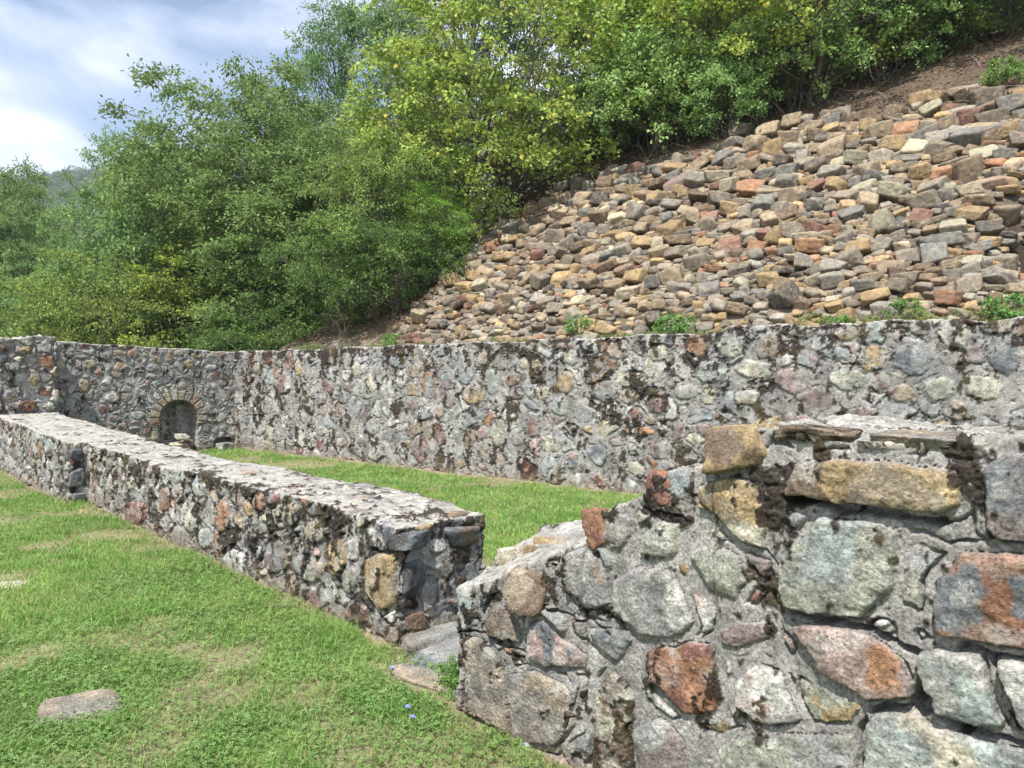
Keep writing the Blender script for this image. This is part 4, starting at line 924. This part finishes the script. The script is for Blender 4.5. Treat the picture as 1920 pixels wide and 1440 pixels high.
T_MAPLE = make_plant('maple_bush', 1008, 2.2, 1.25, .05, 9, 'vase', 90, 8, 9, .075, .8, (0.149, 0.243, 0.068), (0.270, 0.378, 0.135), .1, .34, .5, .025)
T_BUSH = make_plant('shrub', 1009, 2.6, 1.5, .04, 8, 'round', 110, 9, 12, .06, .6, (.045, .092, .022), (.11, .185, .042), .2, .4, .5, .025)  # leaf colours darkened to stand in for shade under the trees
T_WILLOW = make_plant('willow_tree', 1010, 10.0, 3.2, .15, 3, 'round', 200, 12, 16, .09, .22, (0.135, 0.216, 0.101), (0.270, 0.351, 0.189), .35, .8, .35, .12)
T_WEED = make_plant('weed', 1011, .32, .20, .02, 7, 'round', 26, 6, 8, .035, .5, (.07, .17, .04), (.16, .29, .07), .1, .09, .8, .005)
T_WEED2 = make_plant('weed', 1012, .20, .26, .02, 8, 'round', 26, 6, 8, .028, .35, (.12, .18, .06), (.24, .30, .12), .1, .08, .8, .004, yellow=.12)

# the big hazel at the end of the heap
plant(T_HAZEL, RMh(10.35, 13.0), (1.05, 1.0, 1.08), .4, 'big yellow-green multi-stemmed hazel at the upper left corner of the rubble heap', 'hazel bush', G2)
plant(T_HAZEL, RMh(11.6, 12.9, -.3), (.85, .9, .82), 2.3, 'yellowish hazel arching left of the big one beside the rubble heap', 'hazel bush', G2)
plant(T_HAZEL2, RMh(4.9, 15.4), (1.1, 1.0, 1.1), 0, 'green hazel with dark fanned stems overhanging the top of the rubble heap', 'hazel bush', G2)
plant(T_HAZEL2, RMh(7.3, 15.6), (.95, .95, .95), 1.9, 'green hazel between the small maple and the big overhanging hazel', 'hazel bush', G2)
plant(T_HAZEL2, RMh(2.4, 17.2), (.9, .9, .8), 4.0, 'green hazel at the top right beneath the frame edge', 'hazel bush', G2)
plant(T_MAPLE, RMh(7.4, 14.15), 1.05, .3, 'small pale green maple bush hanging over the top of the heap', 'maple bush', G2)
plant(T_MAPLE, RMh(6.0, 14.3), .62, 2.0, 'low bright maple sprout at the top of the heap under the right hazel', 'maple bush', G2)
plant(T_LOC, RMh(8.9, 16.8), (1, 1, 1.05), .2, 'feathery bright green locust tree right of the big yellow-green hazel', 'locust tree', G1)
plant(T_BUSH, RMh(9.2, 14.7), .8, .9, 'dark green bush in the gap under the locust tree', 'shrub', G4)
plant(T_OLIVE, RMh(11.6, 10.9, -.1), (1.0, 1.0, .95), .0, 'olive and pinkish shrub at the lower left of the hazel', 'shrub', G4)
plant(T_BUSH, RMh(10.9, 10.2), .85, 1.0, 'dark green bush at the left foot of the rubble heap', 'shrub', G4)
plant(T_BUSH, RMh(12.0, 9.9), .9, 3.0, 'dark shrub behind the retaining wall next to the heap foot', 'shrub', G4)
plant(T_LOC, RMh(10.75, 11.1), (.42, .42, .34), 3.0, 'small blue-green locust spray beside the left edge of the heap', 'locust shrub', G4)
# trees beyond the corner, left half
for proto, px, Y, s, rz, lab, cat in [
  (T_BROAD, 345, 22.5, (.85, .85, .99), .0, 'tallest light green broadleaf tree of the left group', 'tree'),
  (T_BROAD, 275, 24.0, (.6, .6, 1.0), 2.0, 'light green tree at the left end of the main group against the sky', 'tree'),
  (T_DARK, 470, 20.5, (.95, .95, .96), .5, 'dark green tree between the light one and the slender tree', 'tree'),
  (T_DARK, 585, 19.0, (.9, .9, .74), 2.5, 'dark green tree just left of the yellow-green hazel', 'tree'),
  (T_COL, 628, 27.0, (.82, .82, 1.14), .0, 'tall slender dark tree standing highest against the sky', 'tree'),
  (T_COL, 545, 42.0, (.95, .95, 1.22), 1.5, 'far tree top showing behind the dark trees', 'tree'),
  (T_WILLOW, 470, 38.0, (1.1, 1.1, 1.12), 1.0, 'far grey-green tree behind the left group', 'tree'),
  (T_WILLOW, 800, 26.0, (.9, .9, 1.3), .3, 'grey-green tree rising behind the top of the big hazel', 'tree'),
  (T_COL, 880, 31.0, (1.5, 1.5, 1.85), .8, 'tall green tree behind the middle of the big hazel', 'tree'),
  (T_DARK, 690, 22.0, (.85, .85, .78), 4.0, 'dark tree behind the left side of the big hazel', 'tree'),
  (T_BROAD, 45, 40.0, (.85, .85, 1.34), 2.2, 'hazy green tree standing highest at the far left edge', 'tree'),
  (T_BROAD, -30, 34.0, (.9, .9, 1.05), 3.3, 'mid green tree cut by the left frame edge', 'tree'),
  (T_BROAD, 150, 29.0, (.75, .75, .62), 4.4, 'rounded green tree below the distant hill', 'tree'),
  (T_DARK, 10, 32.0, (.95, .95, 1.12), 1.3, 'green tree at the left frame edge under the distant hill', 'tree'),
  (T_BROAD, 85, 31.0, (.6, .6, .90), 2.9, 'small green tree just left of the visible hill', 'tree'),
  (T_OLIVE, 110, 20.0, (1.3, 1.3, 1.15), .4, 'yellow-green shrub behind the broken wall at the left', 'shrub'),
  (T_OLIVE, 215, 20.5, (1.3, 1.3, 1.35), 1.4, 'olive shrub behind the left end of the cross wall', 'shrub'),
  (T_OLIVE, 300, 19.5, (1.2, 1.2, 1.1), 2.7, 'olive shrub behind the cross wall above the niche', 'shrub'),
  (T_HAZEL, 165, 23.0, (.8, .8, .85), 5.0, 'brownish green hazel under the left trees', 'hazel bush'),
  (T_OLIVE, 35, 22.0, (1.1, 1.1, .75), 3.7, 'low yellow-green shrub at the left frame edge', 'shrub'),
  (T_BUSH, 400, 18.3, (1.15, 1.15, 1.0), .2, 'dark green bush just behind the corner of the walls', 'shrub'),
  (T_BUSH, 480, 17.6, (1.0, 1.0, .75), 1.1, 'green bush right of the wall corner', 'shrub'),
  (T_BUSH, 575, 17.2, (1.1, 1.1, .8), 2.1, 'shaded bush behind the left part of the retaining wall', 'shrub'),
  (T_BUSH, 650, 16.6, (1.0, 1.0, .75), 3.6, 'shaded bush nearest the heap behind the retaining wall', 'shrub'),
  (T_HAZEL2, 430, 21.0, (.9, .9, .8), 5.2, 'green hazel in the shade under the dark trees', 'hazel bush')]:
    zb = .0 if px < 430 else (1.0 if Y < 25 else 0.5)
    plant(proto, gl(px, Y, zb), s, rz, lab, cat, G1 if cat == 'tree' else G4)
# wood on the slope above, right half
for proto, r, m, s, rz, lab in [
  (T_WILLOW, 8.2, 21.5, (1, 1, 1.0), .0, 'grey-green tree behind the locust tree'),
  (T_COL, 6.6, 20.5, (1, 1, .85), .4, 'slim green tree up the slope behind the right hazels'),
  (T_BROAD, 4.8, 20.0, (.9, .9, .9), 1.0, 'green tree up the slope above the overhanging hazel'),
  (T_BROAD, 2.2, 20.5, (.9, .9, .85), 2.0, 'green tree up the slope at the top right'),
  (T_DARK, .3, 19.6, (.9, .9, .8), 3.0, 'dark tree at the upper right corner'),
  (T_DARK, 10.5, 19.5, (.95, .95, .95), 4.0, 'dark tree on the slope behind the big hazel'),
  (T_BROAD, 11.8, 24.0, (1.2, 1.2, 1.2), 5.0, 'tall green tree above the big hazel'),
  (T_BROAD, 7.6, 26.0, (1.2, 1.2, 1.2), .6, 'high green tree crossing the top of the frame'),
  (T_DARK, 3.5, 26.0, (1.2, 1.2, 1.1), 1.6, 'high dark tree at the top of the slope')]:
    plant(proto, RMh(r, m, -.2), s, rz, lab, 'tree', G1)
for proto, r, m, s, rz, lab in [
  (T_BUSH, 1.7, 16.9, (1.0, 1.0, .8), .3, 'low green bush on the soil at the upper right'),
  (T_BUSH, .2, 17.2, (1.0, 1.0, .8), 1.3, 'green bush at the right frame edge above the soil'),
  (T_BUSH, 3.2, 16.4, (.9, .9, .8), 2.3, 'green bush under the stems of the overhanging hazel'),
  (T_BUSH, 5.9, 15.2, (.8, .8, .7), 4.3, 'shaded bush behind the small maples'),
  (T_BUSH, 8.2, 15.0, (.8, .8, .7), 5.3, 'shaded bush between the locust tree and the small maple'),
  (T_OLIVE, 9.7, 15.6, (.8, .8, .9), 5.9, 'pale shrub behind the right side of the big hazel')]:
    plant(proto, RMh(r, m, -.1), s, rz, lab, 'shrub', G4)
# weeds along the ledge
for i, (px, s, k, lab) in enumerate([(735, 1.0, 0, 'green weed on the ledge left of the rubble heap'), (928, .6, 1, 'low yellowish weed at the foot of the heap, left part'), (1088, 1.15, 0, 'rounded grey-green weed below the middle of the heap'),
    (1265, 1.3, 0, 'bushiest green weed on the ledge'), (1215, .5, 1, 'tiny weed left of the bushiest one'), (1525, .9, 1, 'pale spreading weed on the ledge'), (1580, .8, 0, 'bright green weed right of the pale spreading one'), (1660, 1.1, 1, 'feathery dull green weed on the ledge'),
    (1695, 1.0, 0, 'dark green weed before the right end of the heap'), (1745, 1.0, 1, 'low grassy weed near the right end of the ledge'), (1905, 1.3, 0, 'leafy weed at the right frame edge'), (1850, 1.2, 1, 'yellow-green weed among stones near the right edge'), (1370, .6, 1, 'small tuft on the ledge below slate stones')]):
    d = ray(px, 600); m = 9.28 + .06 * (i % 3); tt = m / (D_M[0] * d.x + D_M[1] * d.y); p = CAMP + d * tt; r = D_R[0] * p.x + D_R[1] * p.y
    plant((T_WEED, T_WEED2)[k], RMh(r, m, -.02), s * .82, i * 1.3, lab, 'weed', G3)
for (hx, hy, s_, a_, lab_) in [(1475, 232, .95, 1.0, 'bright green maple bush hanging over the heap under the dark hazel stems'), (1640, 178, .8, 3.0, 'yellowish maple bush on the soil right of the dark hazel stems'), (1255, 300, .75, 4.4, 'leafy maple sprout at the left end of the maple group')]:
    q = on_hill(hx, hy); plant(T_MAPLE, RMh(q[0], q[1] + .35), s_, a_, lab_, 'maple bush', G2)
plant(T_LOC, (-4.7, -.7, 0), (1.0, 1.0, .9), 1.2, 'unseen locust tree added left of and behind the viewer to shade the near lawn', 'locust tree', G1)  # out-of-view tree added to throw soft shade on the near lawn
q = on_hill(1890, 170); plant(T_WEED, RMh(q[0], q[1]), 1.4, 1, 'lone green weed on the bare soil at the upper right', 'weed', G3)
plant(T_WEED, W(2.98, 2.40, .02), .42, 1, 'leafy weed sprouting between the slabs of the doorway gap', 'weed')
# grass on the ledge
n = 9000; r = rg.uniform(-1, 12.5, n); m = 9.10 + np.abs(rg.normal(size=n)) * .16; P3 = np.stack([r, m, r * 0], -1)
k = fbm(P3, 1.3, 3, 450) + .1 * (r < 6.5) > .53; r = r[k]; m = m[k]; n = len(r); z = hill_h(r, m); pos = np.stack([D_R[0] * r + D_M[0] * m, D_R[1] * r + D_M[1] * m, z - .01], -1)
col = np.where((rg.random(n) < .35)[:, None], np.array((.34, .29, .14)), np.array((.14, .24, .06))) * rg.uniform(.6, 1.2, n)[:, None]
o = blades(pos, rg.uniform(.04, .12, n), np.full(n, .012), col, rg.uniform(.2, .9, n), 'ledge_grass', '', ''); tag(o, 'tufts of grass along the ledge above the retaining wall', 'grass', None, 'stuff')
# leaf litter and dry twigs on the bank
n = 26000; r = rg.uniform(-2, 13.5, n); m = rg.uniform(9.2, 19, n); hm = (r < 10.3) & (m < heap_top(r)); k = ~hm; r = r[k]; m = m[k]; n = len(r); z = hill_h(r, m)
pos = np.stack([D_R[0] * r + D_M[0] * m, D_R[1] * r + D_M[1] * m, z + .012], -1)
col = np.array((.20, .135, .085)) * rg.uniform(.4, 1.7, n)[:, None]
o = leaf_mesh(pos, rg.normal(size=(n, 3)) * .5 + np.array([0, -.3, 1]), rg.normal(size=(n, 3)) * np.array([1, 1, .3]), rg.uniform(.03, .08, n), .6, col, 'leaf_litter', None); tag(o, 'brown dead leaves scattered over the soil bank', 'leaf litter', None, 'stuff')
segs = []
for _ in range(520):
    r = rg.uniform(-2, 13); m = rg.uniform(13.6, 17.5) if r < 10.2 else rg.uniform(9.6, 15)
    p = np.array(RMh(r, m, .02)); d = rg.normal(size=3) * np.array([1, 1, .45]); d[2] = abs(d[2]) * .8; d /= np.linalg.norm(d); ln = rg.uniform(.2, .8)
    segs.append((curve(p, p + d * ln, rg.normal(size=3) * .08, 5), np.linspace(.006, .002, 5)))
o = tubes(segs, 'dry_twigs', None, bark_material('dry_wood', (.16, .13, .10), (.32, .28, .23)), 4); tag(o, 'tangle of dry grey twigs along the top of the heap', 'twigs', None, 'stuff')

# blue flowers in the clover
def flower(px, py, label):
    g = on_ground(px, py + 8); root = empty('blue_flower', (g.x, g.y, gz(np.array([g.x]), np.array([g.y]))[0]))
    tag(root, label, 'flower', 'small blue flowers in the lawn')
    rg = np.random.default_rng(int(px)); tubes([(np.array([[0, 0, 0], [.003, 0, .025], [.004, 0, .05]]), np.array([.0012, .0010, .0009]))], 'flower_stalk', root, M_LEAFSTEM, 5)
    P = []; D_ = []
    for k in range(14):
        th = k * 2.4; el = rg.uniform(-.2, .9); D_.append((math.cos(th) * math.cos(el), math.sin(th) * math.cos(el), math.sin(el))); P.append((.004, 0, .05))
    leaf_mesh(np.array(P), np.tile(np.array([[0, 0, 1.0]]), (14, 1)), np.array(D_), np.full(14, .014), .45, np.tile(np.array([[.30, .34, .72]]), (14, 1)) * rg.uniform(.8, 1.2, (14, 1)), 'petals', root)
M_LEAFSTEM, _nt, _b, _o = mat_new('flower_stalk'); _b.inputs['Base Color'].default_value = (.08, .16, .04, 1)
flower(763, 1333, 'upper of the two close blue flowers in the clover'); flower(772, 1354, 'lower of the two close blue flowers in the clover'); flower(733, 1262, 'blue flower nearest the low wall end')

# ================================================================== DISTANT HILL
def ridge(x): return 117 + (x + 286) * .16 + 2 * np.sin(x * .06)
xs = np.linspace(-420, 300, 180); ys = np.linspace(0, 1, 40)
X, Tt = np.meshgrid(xs, ys, indexing='ij'); x = X.ravel(); t = Tt.ravel(); P3 = np.stack([x, t * 200, x * 0], -1)
y = 250 + t * 260 + (fbm(P3, .02, 3, 500) - .5) * 30; z = -2 + ridge(x) * np.sin(t * math.pi / 2) ** .9 * .98 + (fbm(P3, .03, 4, 501) - .5) * 12 * t
c = np.array((.075, .075, .045)) * (1 + (fbm(P3, .08, 3, 502) - .5)[:, None])
o = mesh_np('distant_hill', np.stack([x, y, z], -1), grid_faces(len(xs), len(ys)), M_GROUND, None, c); tag(o, 'distant wooded hill at the left skyline', None, None, 'structure')
n = 26000; i = rg.integers(0, len(x), n); px_ = x[i] + rg.normal(size=n) * 3; py_ = y[i] + rg.normal(size=n) * 4; pz_ = z[i]
k = (px_ < -150) & (px_ > -340) & (fbm(np.stack([px_, py_, px_ * 0], -1), .02, 3, 503) < .57); px_ = px_[k]; py_ = py_[k]; pz_ = pz_[k]; n = len(px_); print('far trees', n)
kf = 70; s_ = rg.uniform(1.2, 2.4, n); v = rg.normal(size=(n, kf, 3)); v /= np.linalg.norm(v, axis=2)[..., None]; v *= rg.uniform(.55, 1, (n, kf, 1)) * s_[:, None, None] * np.array([1, 1, 1.4])
ctr = np.stack([px_, py_, pz_ + s_], -1)[:, None] + v; tri = ctr[:, :, None] + rg.normal(size=(n, kf, 3, 3)) * .42
Fq = np.arange(n * kf * 3).reshape(-1, 3); tone = rg.uniform(.7, 1.35, (n, 1)) * rg.uniform(.8, 1.2, (n, kf)); Cs = [np.repeat(tone.ravel(), 3)[:, None] * np.array((.060, .105, .042))]; Vs = [tri.reshape(-1, 3)]
o = mesh_np('distant_wood', np.concatenate(Vs), Fq, M_LEAF, None, np.concatenate(Cs), smooth=False); tag(o, 'dense far-off forest covering the distant hill', 'forest', None, 'stuff')

# ================================================================== AIR
import bmesh
hz = bpy.data.meshes.new('haze'); bm = bmesh.new(); bmesh.ops.create_cube(bm, size=1); bm.to_mesh(hz); bm.free()
ho = bpy.data.objects.new('haze', hz); COL.objects.link(ho); ho.scale = (6000, 7000, 171); ho.location = (0, 1500, 79); tag(ho, 'thin pale air that fades the distant hill', 'haze', None, 'stuff')
mh = bpy.data.materials.new('haze'); mh.use_nodes = True; nt = mh.node_tree; nt.nodes.clear()
pv = nd(nt, 'ShaderNodeVolumePrincipled', _Density=0.0006, _Anisotropy=0.3); pv.inputs['Color'].default_value = (.86, .92, 1.0, 1)
oo = nd(nt, 'ShaderNodeOutputMaterial'); nt.links.new(pv.outputs[0], oo.inputs['Volume']); hz.materials.append(mh)
